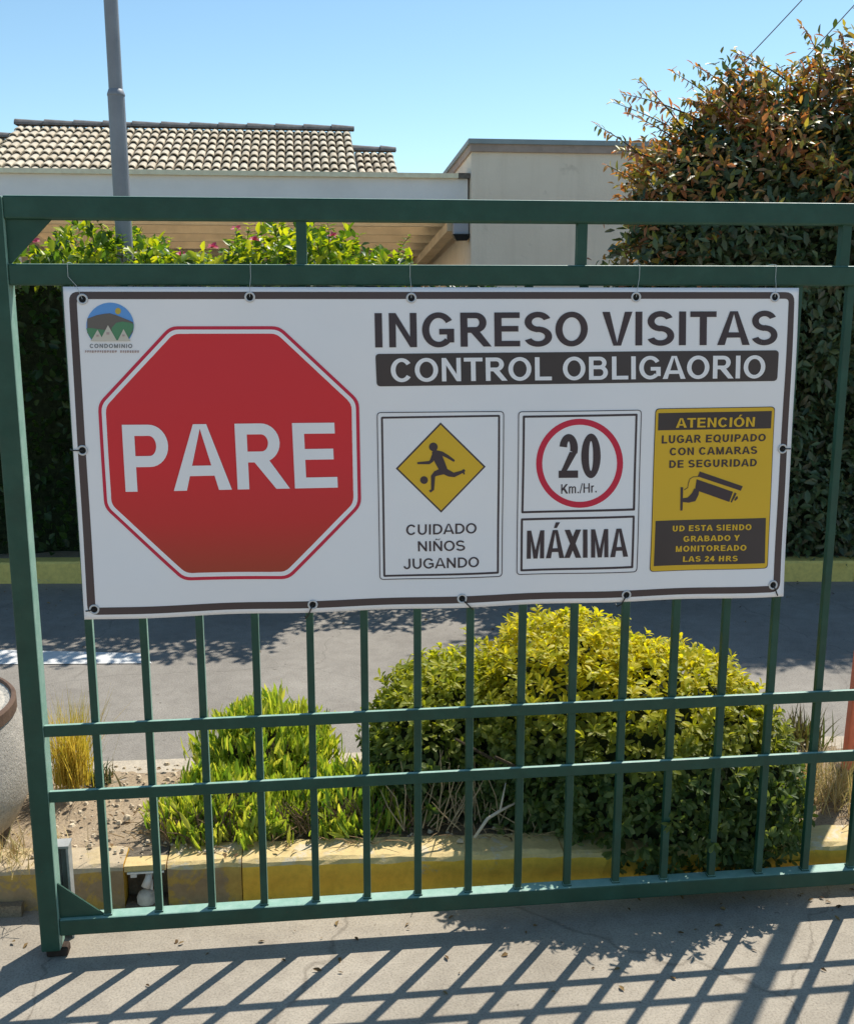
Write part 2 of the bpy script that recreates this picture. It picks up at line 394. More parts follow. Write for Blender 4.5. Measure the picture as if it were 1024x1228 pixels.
# short grey guide post behind the gate's end
gp = empty('guide_post', (at(75, 1015, 0.10).x, 0.10, 0), 'short grey steel channel post behind the lower corner of the gate', 'post')
xa = at(66, 1018, 0.10).x; xb = at(82, 1018, 0.10).x
ztop = at(75, 1017, 0.10).z
mb = MB(); mb.box((xa, 0.095, 0.0), (xa + 0.006, 0.135, ztop)); mb.box((xa + 0.0065, 0.130, 0.0), (xb - 0.0065, 0.135, ztop)); mb.box((xb - 0.006, 0.095, 0.0), (xb, 0.135, ztop))
mb.build('channel', M_STUBGREY, gp)
mb = MB(); mb.box((xa - 0.002, 0.093, ztop + 0.0005), (xb + 0.002, 0.137, ztop + 0.007)); mb.build('cap_plate', M_STUBGREY, gp)

# ------------------------------------------------------------------ the banner: sheet, printed marks, eyelets, ties
BY = -0.010
def bp(px, py): 
    p = at(px, py, BY); return (p.x, p.z)
ban = empty('banner', (at(512, 728, BY).x, BY, at(512, 728, BY).z), 'white printed vinyl banner with a red octagon and brown border tied to the gate', 'banner')
def vinyl(name, c, rough=0.5, wob=0.25, var=0.0):
    m, nt, b = new_mat(name)
    b.inputs['Base Color'].default_value = (*c, 1)
    if var:
        nt.links.new(ramp(nt, noise(nt, 2.2, 5), [(0.3, tuple(x * (1 - var) for x in c)), (0.7, tuple(min(1, x * (1 + var)) for x in c))]), b.inputs['Base Color'])
    b.inputs['Roughness'].default_value = rough; b.inputs['Specular IOR Level'].default_value = 0.4
    bump(nt, b, noise(nt, 3.5, 3, 0.5), wob, 0.02)
    return m
V_WHITE = vinyl('vinyl white', (0.93, 0.88, 0.88), 0.45, 0.3, 0.03)
V_DARK = vinyl('print dark brown', (0.058, 0.036, 0.042), 0.42, 0.3, 0.1)
V_BORDER = vinyl('print border brown', (0.082, 0.052, 0.050), 0.42, 0.3, 0.12)
V_PANEL = vinyl('print panel brown', (0.060, 0.043, 0.042), 0.42, 0.3, 0.25)
V_YEL = vinyl('print yellow', (0.78, 0.46, 0.025), 0.45, 0.3, 0.05)
V_RED2 = vinyl('print crimson', (0.66, 0.016, 0.055), 0.42, 0.3)
V_SKY = vinyl('print blue', (0.13, 0.34, 0.72)); V_HILL = vinyl('print hill', (0.16, 0.13, 0.11)); V_GREEN = vinyl('print green', (0.10, 0.26, 0.13))
V_CREAM = vinyl('print cream', (0.66, 0.58, 0.48)); V_SUN = vinyl('print sun', (0.62, 0.42, 0.06)); V_GREY = vinyl('print grey', (0.2, 0.2, 0.2))
V_RUSTY = vinyl('print pale red', (0.5, 0.36, 0.33)); V_BLACK = vinyl('black', (0.006, 0.006, 0.006), 0.8)
V_TINY = vinyl('print small red', (0.42, 0.02, 0.02))
# octagon red: scarlet, running to a browner red at its foot
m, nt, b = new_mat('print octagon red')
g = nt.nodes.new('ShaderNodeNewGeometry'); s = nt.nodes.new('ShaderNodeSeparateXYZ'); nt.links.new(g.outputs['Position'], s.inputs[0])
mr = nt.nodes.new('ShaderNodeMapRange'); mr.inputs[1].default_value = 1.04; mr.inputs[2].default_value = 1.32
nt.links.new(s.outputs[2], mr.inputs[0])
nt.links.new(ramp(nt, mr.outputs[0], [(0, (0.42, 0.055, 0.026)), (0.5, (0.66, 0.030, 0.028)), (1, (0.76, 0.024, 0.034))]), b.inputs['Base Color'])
b.inputs['Roughness'].default_value = 0.42; b.inputs['Specular IOR Level'].default_value = 0.4
bump(nt, b, noise(nt, 3.5, 3, 0.5), 0.3, 0.02)
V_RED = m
LAY = 0.0005
def ly(k): return BY - 0.0006 - LAY * k
class Print(MB):
    def __init__(s, k): super().__init__(); s.k = k; s.n = 0
    def poly(s, pts, conv=True):
        """pts: (x, z) in world on the banner; faces the camera"""
        y = ly(s.k) - 0.00002 * (s.n % 12); s.n += 1
        a = sum(pts[i][0] * pts[(i + 1) % len(pts)][1] - pts[(i + 1) % len(pts)][0] * pts[i][1] for i in range(len(pts)))
        if a < 0: pts = pts[::-1]
        s.face([(x, y, z) for x, z in pts])
    def pix(s, pts): s.poly([bp(*p) for p in pts])
    def strip(s, L, R):
        y = ly(s.k) - 0.00002 * (s.n % 12); s.n += 1
        n = len(L)
        for i in range(n - 1):
            q = [L[i], L[i + 1], R[i + 1], R[i]]
            a = sum(q[j][0] * q[(j + 1) % 4][1] - q[(j + 1) % 4][0] * q[j][1] for j in range(4))
            if a < 0: q = q[::-1]
            s.face([(x, y, z) for x, z in q])
def rrect(q, r, n=5):
    """rounded quad in pixels; q = TL, TR, BR, BL; r radius px"""
    out = []
    for i in range(4):
        p = Vector(q[i]); a = Vector(q[i - 1]); c = Vector(q[(i + 1) % 4])
        pa = p + (a - p).normalized() * r; pc = p + (c - p).normalized() * r
        for k in range(n + 1):
            t = k / n; out.append(tuple((1 - t) ** 2 * pa + 2 * t * (1 - t) * p + t * t * pc))
    return out
def ring(pr_, outer, inner):
    o = [bp(*p) for p in outer]; i_ = [bp(*p) for p in inner]
    pr_.strip(o + o[:1], i_ + i_[:1])

# ---- lettering: every letter drawn as bold sans polygons, cap height 1
def rect(x0, y0, x1, y1): return [(x0, y0), (x1, y0), (x1, y1), (x0, y1)]
def arc(cx, cy, a, b, S, H, t0, t1, n=18):
    L, R = [], []
    for k in range(n + 1):
        t = radians(t0 + (t1 - t0) * k / n)
        L.append((cx + a * cos(t), cy + b * sin(t))); R.append((cx + (a - S) * cos(t), cy + (b - H) * sin(t)))
    return [[L[k], L[k + 1], R[k + 1], R[k]] for k in range(n)]
def glyph(ch, S, H):
    P = []
    base = {'Ñ': 'N', 'Ó': 'O', 'Á': 'A'}.get(ch, ch)
    x1 = 0.908; adv = 1.008
    if base == 'I': P = [rect(.097, 0, .097 + S, 1)]; adv = .194 + S
    elif base == 'L': P = [rect(.1, 0, .1 + S, 1), rect(.1 + S, 0, .82, H)]; adv = .853
    elif base == 'E': P = [rect(.1, 0, .1 + S, 1), rect(.1 + S, 0, .86, H), rect(.1 + S, 1 - H, .85, 1), rect(.1 + S, .52 - H / 2, .81, .52 + H / 2)]; adv = .93
    elif base == 'T': P = [rect(.03, 1 - H, .823, 1), rect(.4265 - S / 2, 0, .4265 + S / 2, 1 - H)]; adv = .853
    elif base == 'H': P = [rect(.1, 0, .1 + S, 1), rect(x1 - S, 0, x1, 1), rect(.1 + S, .51 - H / 2, x1 - S, .51 + H / 2)]
    elif base == 'N': P = [rect(.1, 0, .1 + S * .93, 1), rect(x1 - S * .93, 0, x1, 1), [(.1 + S * .93, 1), (x1 - S * .93, .0 + 1.55 * S * 0), (x1 - S * .93, 0.0), (x1 - S * .93, .30), (.1 + S * .93, 1)][:1] + [(.1 + S * .93, 1 - .31), (x1 - S * .93, 0), (x1 - S * .93, .31)]]
    elif base == 'M':
        x1 = 1.063; c = .5815
        P = [rect(.1, 0, .1 + S * .92, 1), rect(x1 - S * .92, 0, x1, 1),
             [(.1 + S * .92, 1), (.1 + S * .92, .62), (c - S * .45, 0), (c, 0), (c, .30)], [(x1 - S * .92, 1), (c, .30), (c, 0), (c + S * .45, 0), (x1 - S * .92, .62)]]; adv = 1.163
    elif base in 'AV':
        c = .504 if base == 'A' else .465; W = 2 * c
        P = [[(0, 0), (S * 1.1, 0), (c + S * .1, 1), (c - S * .56, 1)], [(W, 0), (W - S * 1.1, 0), (c - S * .1, 1), (c + S * .56, 1)]]
        if base == 'A': P.append(rect(.27, .22, W - .27, .22 + H * .95))
        else: P = [[(x, 1 - y) for x, y in p] for p in P]
        adv = W
    elif base == 'X': P = [[(0, 0), (S * 1.2, 0), (.92, 1), (.92 - S * 1.2, 1)], [(.93, 0), (.93 - S * 1.2, 0), (.01, 1), (.01 + S * 1.2, 1)]]; adv = .93
    elif base == 'Y': P = [rect(.465 - S / 2, 0, .465 + S / 2, .42), [(0, 1), (S * 1.15, 1), (.465 + S * .5, .42), (.465 - S * .5, .42)], [(.93, 1), (.93 - S * 1.15, 1), (.465 - S * .5, .42), (.465 + S * .5, .42)]]; adv = .93
    elif base == 'K': P = [rect(.1, 0, .1 + S, 1), [(.1 + S, .28), (.1 + S, .56), (.70, 1), (.97, 1)], [(.40, .42), (.56, .62), (1.0, 0), (.74, 0)]]
    elif base in 'OQ':
        P = arc(.543, .5, .49, .513, S, H, 0, 360, 40); adv = 1.087
        if base == 'Q': P.append([(.60, .22), (.72, .31), (1.05, -.03), (.94, -.11)])
    elif base == 'C': P = arc(.515, .5, .455, .513, S, H, 36, 324, 30)
    elif base == 'G': P = arc(.54, .5, .485, .513, S, H, 34, 315, 30) + [rect(1.0 - S, .13, 1.0, .53), rect(.56, .53 - H, 1.0 - S, .53), [(.86, .13), (1.0, .13), (1.0 - S, .30), (1.0 - S, .13 - .04)]]; adv = 1.087
    elif base == 'D': P = [rect(.1, 0, .1 + S, 1), rect(.1 + S, 0, .45, H), rect(.1 + S, 1 - H, .45, 1)] + arc(.45, .5, .50, .5, S, H, -90, 90, 20)
    elif base in 'PR':
        lo = .37 if base == 'P' else .41; b = (1 - lo) / 2; cy = 1 - b
        P = [rect(.1, 0, .1 + S, 1), rect(.1 + S, 1 - H, .55, 1), rect(.1 + S, lo, .55, lo + H)] + arc(.55, cy, .325, b, S, H, -90, 90, 16); adv = .93
        if base == 'R': P.append([(.40, lo + .02), (.66, lo + .05), (1.02, 0), (.78, 0)]); adv = 1.008
    elif base == 'B':
        P = [rect(.1, 0, .1 + S, 1), rect(.1 + S, 1 - H, .56, 1), rect(.1 + S, 0, .58, H), rect(.1 + S, .54 - H / 2, .58, .54 + H / 2)]
        hu = 1 - (.54 - H / 2); P += arc(.56, 1 - hu / 2, .31, hu / 2, S * .95, H, -90, 90, 14)
        hl = .54 + H / 2; P += arc(.58, hl / 2, .35, hl / 2, S, H, -90, 90, 14)
    elif base == 'U': P = [rect(.1, .39, .1 + S, 1), rect(x1 - S, .39, x1, 1)] + arc(.504, .39, .404, .405, S, H, 180, 360, 20)
    elif base == 'J': P = [rect(.68 - S, .32, .68, 1)] + arc(.36, .32, .32, .335, S, H, 188, 360, 18); adv = .776
    elif base == 'S':
        hu = 1.015 - (.5 - H / 2); hl = (.5 + H / 2) + .015
        P = arc(.46, 1.015 - hu / 2, .395, hu / 2, S, H, 22, 287, 26) + arc(.465, -.015 + hl / 2, .42, hl / 2, S, H, 107, -160, 26); adv = .93
    elif base == '0': P = arc(.388, .5, .345, .513, S, H, 0, 360, 36); adv = .776
    elif base == '2':
        a = arc(.375, .685, .325, .33, S, H, 172, -22, 22)
        P = a + [[(.70, .60), (.70 - S * 1.1, .58), (.03, .02), (.03, H * .9), (.03 + S * .6, H)], rect(.03, 0, .71, H)]; adv = .776
        P[-2] = [(.685, .60), (.69 - S * 1.05, .60), (.03, .03), (.20, .03)]
    elif base == '4': P = [rect(.62 - S, 0, .62, 1), rect(.02, .22, .75, .22 + H), [(.02, .22 + H * .6), (.02, .40), (.40, 1), (.62 - S * .2, 1), (.25, .36)]]; adv = .776
    elif base == 'm': P = [rect(.08, 0, .08 + S, .73), rect(.54 - S / 2, 0, .54 + S / 2, .5), rect(1.0 - S, 0, 1.0, .5)] + arc(.33 + S * .25, .5, .21 + S * .25, .245, S, H, 0, 150, 12) + arc(.77, .5, .23, .245, S, H, 0, 150, 12); adv = 1.09
    elif base == 'r': P = [rect(.08, 0, .08 + S, .73)] + arc(.40, .46, .30, .28, S, H, 75, 150, 8); adv = .52
    elif base == '.': P = [rect(.1, 0, .1 + S, S * .9)]; adv = .2 + S
    elif base == '/': P = [[(0, -.02), (S * .7, -.02), (.40, 1.02), (.40 - S * .7, 1.02)]]; adv = .40
    elif base == ' ': adv = .388
    if ch in 'ÓÁ': P.append([(adv / 2 - .08, 1.07), (adv / 2 + .08, 1.07), (adv / 2 + .26, 1.27), (adv / 2 + .02, 1.27)])
    if ch == 'Ñ': P += [[(.28, 1.08), (.38, 1.08), (.46, 1.2), (.36, 1.23)], [(.36, 1.23), (.46, 1.2), (.62, 1.09), (.56, 1.06), (.46, 1.12)], [(.56, 1.06), (.64, 1.08), (.74, 1.22), (.65, 1.22)]]
    return P, adv
def text(s, quad, k, mat, parent, sw=.198, hw=.165, name='lettering', track=0.0, clean=0):
    """quad: photo pixels of cap-height corners TL, TR, BR, BL"""
    TL, TR, BR, BL = [Vector(bp(*p)) for p in quad]
    items = []; x = 0
    for ch in s:
        P, adv = glyph(ch, sw, hw); items.append((x, P)); x += adv + track
    xs = [px_ + x_ for x_, P in items for p in P for px_, _ in p]
    lo, hi = min(xs), max(xs)
    pr_ = Print(k)
    for (x0_, P), ch in zip(items, s):
        if ch == ' ':            # each word is a print of its own
            pr_.build(name, mat, parent); pr_ = Print(k)
        for p in P:
            q = []
            for (a, b) in p:
                u = (a + x0_ - lo) / (hi - lo)
                w_ = (BL * (1 - u) + BR * u) * (1 - b) + (TL * (1 - u) + TR * u) * b
                q.append(tuple(w_))
            pr_.poly(q)
    return pr_.build(name, mat, parent)

# sheet of vinyl (a real 1.2 mm thick sheet)
mb = MB(); q = [bp(*p) for p in ((75, 343.5), (959, 345), (939, 715), (101, 743.5))]
mb.prism([Vector((x, BY, z)) for x, z in q][::-1], (0, 0.0012, 0)); mb.build('sheet', V_WHITE, ban)
p = Print(0)
ring(p, rrect([(82, 349.5), (953.5, 350), (934.5, 709.5), (105, 738)], 12), rrect([(91.5, 358.5), (946, 358), (926.5, 702), (114.5, 729)], 5))
p.build('border_line', V_BORDER, ban)
# stop octagon
OC = [(204, 391), (335, 391), (430.5, 480), (433, 606), (346.5, 694), (220, 696), (125, 609), (117.5, 484)]
cx = sum(a for a, _ in OC) / 8; cy = sum(b for _, b in OC) / 8
def octo(sc_, r):
    q = [(cx + (a - cx) * sc_, cy + (b - cy) * sc_) for a, b in OC]; out = []
    for i in range(8):
        pt = Vector(q[i]); a = Vector(q[i - 1]); c = Vector(q[(i + 1) % 8])
        pa = pt + (a - pt).normalized() * r; pc = pt + (c - pt).normalized() * r
        for t in (0, .25, .5, .75, 1): out.append(tuple((1 - t) ** 2 * pa + 2 * t * (1 - t) * pt + t * t * pc))
    return out
p = Print(1); p.pix(octo(1.0, 9)); ss = p.build('stop_octagon', V_RED2, ban)
p = Print(2); ring(p, octo(.974, 8), octo(.941, 7)); p.build('white_line', V_WHITE, ss)
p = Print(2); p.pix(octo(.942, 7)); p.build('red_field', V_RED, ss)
text('PARE', [(146.5, 509), (401.5, 506.5), (405, 584), (151, 589.5)], 4, V_WHITE, ss, .205, .165)
text('INGRESO VISITAS', [(448.8, 375.2), (932, 372.7), (931, 413), (449.7, 416.3)], 1, V_DARK, ban, .212, .165)
p = Print(1); p.pix(rrect([(449.8, 424), (933, 419.7), (931, 456.5), (451.6, 463)], 5)); pan = p.build('heading_panel', V_PANEL, ban)
text('CONTROL OBLIGAORIO', [(467.8, 429.5), (916.5, 425.8), (915.8, 453), (468.6, 457.6)], 3, V_WHITE, pan, .20, .160)
# child sign
def zc(pts, s_, ox, oy): return [(ox + a / s_, oy + b / s_) for a, b in pts]
z3 = lambda *pts: zc(pts, 5.583, 440, 480)
z4 = lambda *pts: zc(pts, 5.582, 610, 480)
z5 = lambda *pts: zc(pts, 5.117, 770, 480)
def frame(k, quad, wpx, r, mat, parent, name):
    c = [sum(a for a, _ in quad) / 4, sum(b for _, b in quad) / 4]
    inner = [(a + wpx * (1 if a < c[0] else -1), b + wpx * (1 if b < c[1] else -1)) for a, b in quad]
    p = Print(k); ring(p, rrect(quad, r), rrect(inner, max(.5, r - wpx))); return p.build(name, mat, parent)
oq = z3((65, 78), (915, 70), (905, 1181), (85, 1204))
p = Print(1); p.pix(rrect(oq, 5)); ch = p.build('warning_panel', V_WHITE, ban)
frame(2, oq, 1.0, 5, V_DARK, ch, 'thin_line')
frame(2, z3((93, 108), (888, 95), (882, 1160), (110, 1184)), 2.4, 2, V_DARK, ch, 'frame_line')
dia = z3((491, 146), (791, 441), (495, 750), (192, 455))
p = Print(2); p.pix(dia); dm = p.build('diamond', V_DARK, ch)
dc = (sum(a for a, _ in dia) / 4, sum(b for _, b in dia) / 4)
p = Print(3); p.pix([(dc[0] + (a - dc[0]) * .95, dc[1] + (b - dc[1]) * .95) for a, b in dia]); p.build('diamond_field', V_YEL, ch)
p = Print(5)
def disc(p, c, r, n=20): p.pix(z3(*[(c[0] + r * cos(2 * pi * k / n), c[1] + r * sin(2 * pi * k / n)) for k in range(n)]))
def limb(p, pts, ws, zf):
    L, R = [], []
    for i, q in enumerate(pts):
        a = Vector(pts[max(0, i - 1)]); b = Vector(pts[min(len(pts) - 1, i + 1)]); d = (b - a).normalized(); n = Vector((-d.y, d.x))
        q = Vector(q); L.append(tuple(q + n * ws[i])); R.append(tuple(q - n * ws[i]))
    p.strip([bp(*x) for x in zf(*L)], [bp(*x) for x in zf(*R)])
disc(p, (442, 309), 29); disc(p, (380, 531), 26)
limb(p, [(446, 335), (468, 372), (490, 420), (510, 462), (520, 480)], [16, 33, 30, 26, 22], z3)
limb(p, [(452, 352), (430, 402), (415, 414), (335, 418)], [15, 12, 11, 7], z3)
limb(p, [(468, 346), (498, 352), (535, 372), (582, 403)], [14, 13, 11, 7], z3)
limb(p, [(505, 470), (455, 488), (440, 505), (437, 595), (418, 608)], [23, 17, 14, 10, 9], z3)
limb(p, [(512, 468), (550, 488), (580, 496), (636, 474), (650, 462)], [22, 20, 15, 9, 9], z3)
p.pix(z3((632, 465), (645, 458), (652, 492), (643, 493)))
p.build('running_figure', V_DARK, ch)
text('CUIDADO', z3((262, 832), (732, 820), (732, 888), (262, 902)), 3, V_DARK, ch, .17, .15)
text('NIÑOS', z3((340, 943), (655, 936), (655, 1004), (342, 1011)), 3, V_DARK, ch, .17, .15)
text('JUGANDO', z3((243, 1062), (748, 1046), (748, 1113), (245, 1131)), 3, V_DARK, ch, .17, .15)
# speed sign
oq = z4((60, 72), (888, 62), (855, 1148), (52, 1171))
p = Print(1); p.pix(rrect(oq, 5)); sp = p.build('speed_panel', V_WHITE, ban)
frame(2, oq, 1.0, 5, V_DARK, sp, 'thin_line')
frame(2, z4((90, 100), (860, 88), (840, 735), (83, 756)), 2.6, 1.5, V_DARK, sp, 'frame_line')
frame(2, z4((80, 790), (838, 768), (828, 1120), (78, 1147)), 2.6, 1.5, V_DARK, sp, 'frame_line')
p = Print(2)
ring(p, z4(*[(470 + 291 * cos(2 * pi * k / 64), 419 + 298 * sin(2 * pi * k / 64)) for k in range(64)]), z4(*[(470 + 250 * cos(2 * pi * k / 64), 419 + 258 * sin(2 * pi * k / 64)) for k in range(64)]))
p.build('red_ring', V_RED2, sp)
text('20', z4((330, 228), (610, 222), (610, 514), (330, 517)), 2, V_DARK, sp, .27, .17)
text('Km./Hr.', z4((347, 560), (583, 550), (583, 613), (347, 624)), 2, V_DARK, sp, .17, .11)
text('MÁXIMA', z4((122, 873), (790, 853), (792, 1042), (120, 1062)), 3, V_DARK, sp, .25, .14)
# camera notice
oq = z5((80, 50), (813, 37), (767, 1030), (43, 1053))
p = Print(1); p.pix(rrect(oq, 5)); cn = p.build('notice_panel', V_DARK, ban)
cc = (sum(a for a, _ in oq) / 4, sum(b for _, b in oq) / 4)
p = Print(2); p.pix(rrect([(a + (0.8 if a < cc[0] else -0.8), b + (0.8 if b < cc[1] else -0.8)) for a, b in oq], 5)); p.build('yellow_field', V_YEL, cn)
p = Print(3); p.pix(z5((98, 78), (792, 64), (787, 171), (95, 184))); p.build('header_band', V_PANEL, cn)
p = Print(3); p.pix(z5((78, 738), (755, 720), (748, 998), (68, 1016))); p.build('lower_band', V_PANEL, cn)
text('ATENCIÓN', z5((205, 109), (688, 101), (684, 160), (205, 168)), 5, V_YEL, cn, .24, .17)
text('LUGAR EQUIPADO', z5((120, 215), (757, 205), (753, 249), (118, 265)), 4, V_DARK, cn, .24, .18, track=.05)
text('CON CAMARAS', z5((168, 292), (703, 281), (702, 327), (168, 338)), 4, V_DARK, cn, .24, .18, track=.05)
text('DE SEGURIDAD', z5((166, 369), (701, 358), (698, 403), (165, 415)), 4, V_DARK, cn, .24, .18, track=.05)
text('UD ESTA SIENDO', z5((184, 768), (665, 757), (664, 793), (183, 803)), 5, V_YEL, cn, .27, .19, track=.06)
text('GRABADO Y', z5((250, 832), (594, 823), (592, 858), (250, 867)), 5, V_YEL, cn, .27, .19, track=.06)
text('MONITOREADO', z5((204, 893), (634, 884), (633, 919), (203, 929)), 5, V_YEL, cn, .27, .19, track=.06)
text('LAS 24 HRS', z5((249, 957), (582, 951), (580, 984), (248, 991)), 5, V_YEL, cn, .27, .19, track=.06)
p = Print(4)
p.pix(z5((352, 436), (613, 526), (600, 553), (340, 467)))
p.pix(z5((333, 484), (553, 560), (530, 622), (323, 549)))
p.pix(z5((563, 564), (575, 570), (545, 626), (538, 622))); p.pix(z5((570, 592), (580, 585), (583, 600), (566, 615), (560, 610)))
p.pix(z5((234, 532), (250, 533), (245, 675), (231, 676)))
limb(p, [(246, 612), (280, 612), (308, 600), (325, 572), (333, 545)], [11, 16, 24, 20, 16], z5)
limb(p, [(345, 468), (312, 470), (292, 482), (282, 510), (278, 535), (256, 550)], [2, 2, 2, 2, 2, 2], z5)
p.build('camera_pictogram', V_DARK, cn)
# emblem of the condominium
z6 = lambda *pts: zc(pts, 6.4, 80, 340)
CB = 437
def disc6(clip_lo, n=48): return [(332 + 183 * cos(t), 322 + 176 * sin(t)) for t in [2 * pi * k / n for k in range(n)]]
em_pts = [q for q in disc6(0) if q[1] <= CB]
em_pts = [(332 + 183 * cos(t), 322 + 176 * sin(t)) for t in [radians(139 + (401 - 139) * k / 50) for k in range(51)]]
p = Print(1); p.pix(z6(*em_pts)); em = p.build('emblem', V_SKY, ban)
p = Print(2); p.pix(z6(*[(393 + 23 * cos(2 * pi * k / 16), 210 + 25 * sin(2 * pi * k / 16)) for k in range(16)])); p.build('printed_sun', V_SUN, em)
p = Print(3)
top = [(157, 268), (190, 256), (230, 241), (290, 230), (330, 227), (380, 242), (430, 262), (480, 282), (510, 296)]
bot = [(157, 378), (190, 410), (230, 425), (290, 425), (330, 425), (380, 425), (430, 425), (480, 412), (510, 366)]
p.strip([bp(*q) for q in z6(*top)], [bp(*q) for q in z6(*bot)]); p.build('printed_hill', V_HILL, em)
p = Print(4)
top = [(150, 345), (170, 340), (200, 342), (240, 348), (300, 355)]; bot = [(150, 345), (170, 398), (200, 437), (240, 437), (300, 437)]
p.strip([bp(*q) for q in z6(*top)], [bp(*q) for q in z6(*bot)])
top = [(345, 340), (380, 300), (430, 290), (480, 298), (514, 310)]; bot = [(345, 437), (380, 437), (430, 437), (468, 437), (514, 340)]
p.strip([bp(*q) for q in z6(*top)], [bp(*q) for q in z6(*bot)]); p.build('printed_meadow', V_GREEN, em)
p = Print(6); p.pix(z6((188, 437), (237, 352), (282, 437))); p.pix(z6((392, 437), (437, 348), (486, 437))); p.pix(z6((255, 437), (317, 318), (385, 437)))
p.pix(z6((185, 440), (490, 440), (490, 434), (185, 434))); p.build('printed_houses', V_CREAM, em)
for q in (((306, 372), (328, 372), (328, 390), (306, 390)), ((228, 392), (246, 392), (246, 406), (228, 406)), ((428, 390), (446, 390), (446, 404), (428, 404))):
    p = Print(8); p.pix(z6(*q)); p.build('printed_window', V_RUSTY, em)
text('CONDOMINIO', z6((176, 462), (503, 462), (503, 494), (176, 494)), 2, V_GREY, em, .2, .18, track=.12)
p = Print(2); r3 = random.Random(4); x = 140          # second line: too small to read on the photo, kept as unreadable marks
while x < 545:
    wd = r3.uniform(9, 17)
    if abs(x - 395) > 14: p.pix(z6((x, 512), (x + wd, 512), (x + wd, 512 + r3.uniform(12, 20)), (x, 530)))
    x += wd + 6
p.build('small_marks', V_RUSTY, em)
# eyelets and ties
def eyelet(px, py):
    x, z = bp(px, py); n = 24
    mb = MB(); prof = [(0.0128, 0.0), (0.0125, 0.0014), (0.0105, 0.0022), (0.0085, 0.0015), (0.0080, 0.0), ]
    vs = []
    mb.lathe(prof, (0, 0, 0), n); mb.v = [(x + a, ly(1) - c_, z + b_) for a, b_, c_ in mb.v]
    e = mb.build('eyelet', plainwhite, ban, smooth=True)
    mb = MB(); mb.face([(x + 0.0083 * cos(2 * pi * k / n), ly(1) - 0.0001, z + 0.0083 * sin(2 * pi * k / n)) for k in range(n)])
    mb.build('hole', V_BLACK, e)
    return x, z
plainwhite = plain('eyelet nickel', (0.62, 0.60, 0.60), 0.35, 0.5, 0.2)
M_TIE_B = plain('black cable tie', (0.012, 0.012, 0.012), 0.5); M_TIE_W = plain('clear string', (0.55, 0.56, 0.55), 0.4)
tops = [(98.5, 358.5), (299.5, 356), (493, 357), (763, 356), (928.5, 356)]
ends_ = [(80, 316), (300, 317), (492, 318), (768, 318), (932, 318)]
for e, t in zip(tops, ends_):
    x, z = eyelet(*e); a = bp(*t)
    mb = MB(); mb.tube([(x, ly(1) - 0.001, z), (a[0] * .4 + x * .6, -0.013, zs0), (a[0], -0.0045, zs0 + 0.02), (a[0], -0.0045, zs1 + 0.002), (a[0], 0.02, zs1 + 0.004), (a[0], 0.048, zs1 + 0.002), (a[0], 0.05, zs0 - 0.004), (x, 0.0, z)], 0.0006, 5)
    mb.build('tie', M_TIE_W, ban)
for e, t in (((938, 538), (947, 538)), ((926, 701), (931, 713)), ((750.5, 713), (744, 724)), ((553.5, 717), (564, 728)), ((375, 724.5), (369, 738)), ((113, 731), (104, 733)), ((99, 540), (88, 540))):
    x, z = eyelet(*e); a = bp(*t)
    out = Vector((a[0] - x, 0, a[1] - z))
    mb = MB(); mb.tube([(x, ly(1) - 0.0005, z), (x + out.x * .3, ly(1) - 0.003, z + out.z * .3), (a[0], ly(1) - 0.002, a[1]), (a[0] + out.x * .4, 0.0, a[1] + out.z * .4), (a[0] + out.x * .5, 0.012, a[1] + out.z * .3)], 0.0017, 6)
    mb.build('tie', M_TIE_B, ban)

# the vinyl hangs between its eyelets with shallow ripples: cut every layer on one grid, then push all layers alike
import bmesh
def ripple(x, z):
    u = (x - 0.32) / 1.8; v = (z - 0.94) / 0.80
    top = 0.0058 * sin(2 * pi * u * 4.0 + 0.6) * math.exp(-(1 - v) * 3.0)
    foot = 0.0055 * sin(2 * pi * u * 4.6 + 2.0) * math.exp(-v * 2.6)
    belly = -0.0045 * sin(pi * min(1, max(0, u))) * sin(pi * min(1, max(0, v)))
    crease = 0.0016 * sin(9.0 * (x * 0.8 + z) + 1.0) + 0.0012 * sin(17.0 * (x * 0.35 - z) + 0.4)
    return top + foot + belly + crease
def all_children(o):
    for c in o.children:
        yield c
        yield from all_children(c)
L0 = ban.location.copy()
for o in list(all_children(ban)):
    nm = o.name.split('.')[0]
    if nm not in ('eyelet', 'hole', 'tie'):
        bm = bmesh.new(); bm.from_mesh(o.data)
        xs = [v.co.x + L0.x for v in bm.verts]; zs = [v.co.z + L0.z for v in bm.verts]
        for k in range(64):
            gx = 0.28 + k * 0.03
            if min(xs) < gx < max(xs): bmesh.ops.bisect_plane(bm, geom=bm.verts[:] + bm.edges[:] + bm.faces[:], plane_co=(gx - L0.x, 0, 0), plane_no=(1, 0, 0))
        for k in range(30):
            gz = 0.92 + k * 0.03
            if min(zs) < gz < max(zs): bmesh.ops.bisect_plane(bm, geom=bm.verts[:] + bm.edges[:] + bm.faces[:], plane_co=(0, 0, gz - L0.z), plane_no=(0, 0, 1))
        for f in bm.faces: f.smooth = nm != 'sheet' or abs(f.normal.y) > 0.5
        bm.to_mesh(o.data); bm.free()
    for v in o.data.vertices:
        y = v.co.y + L0.y
        if y < -0.006: v.co.y += ripple(v.co.x + L0.x, v.co.z + L0.z)
    o.data.update()

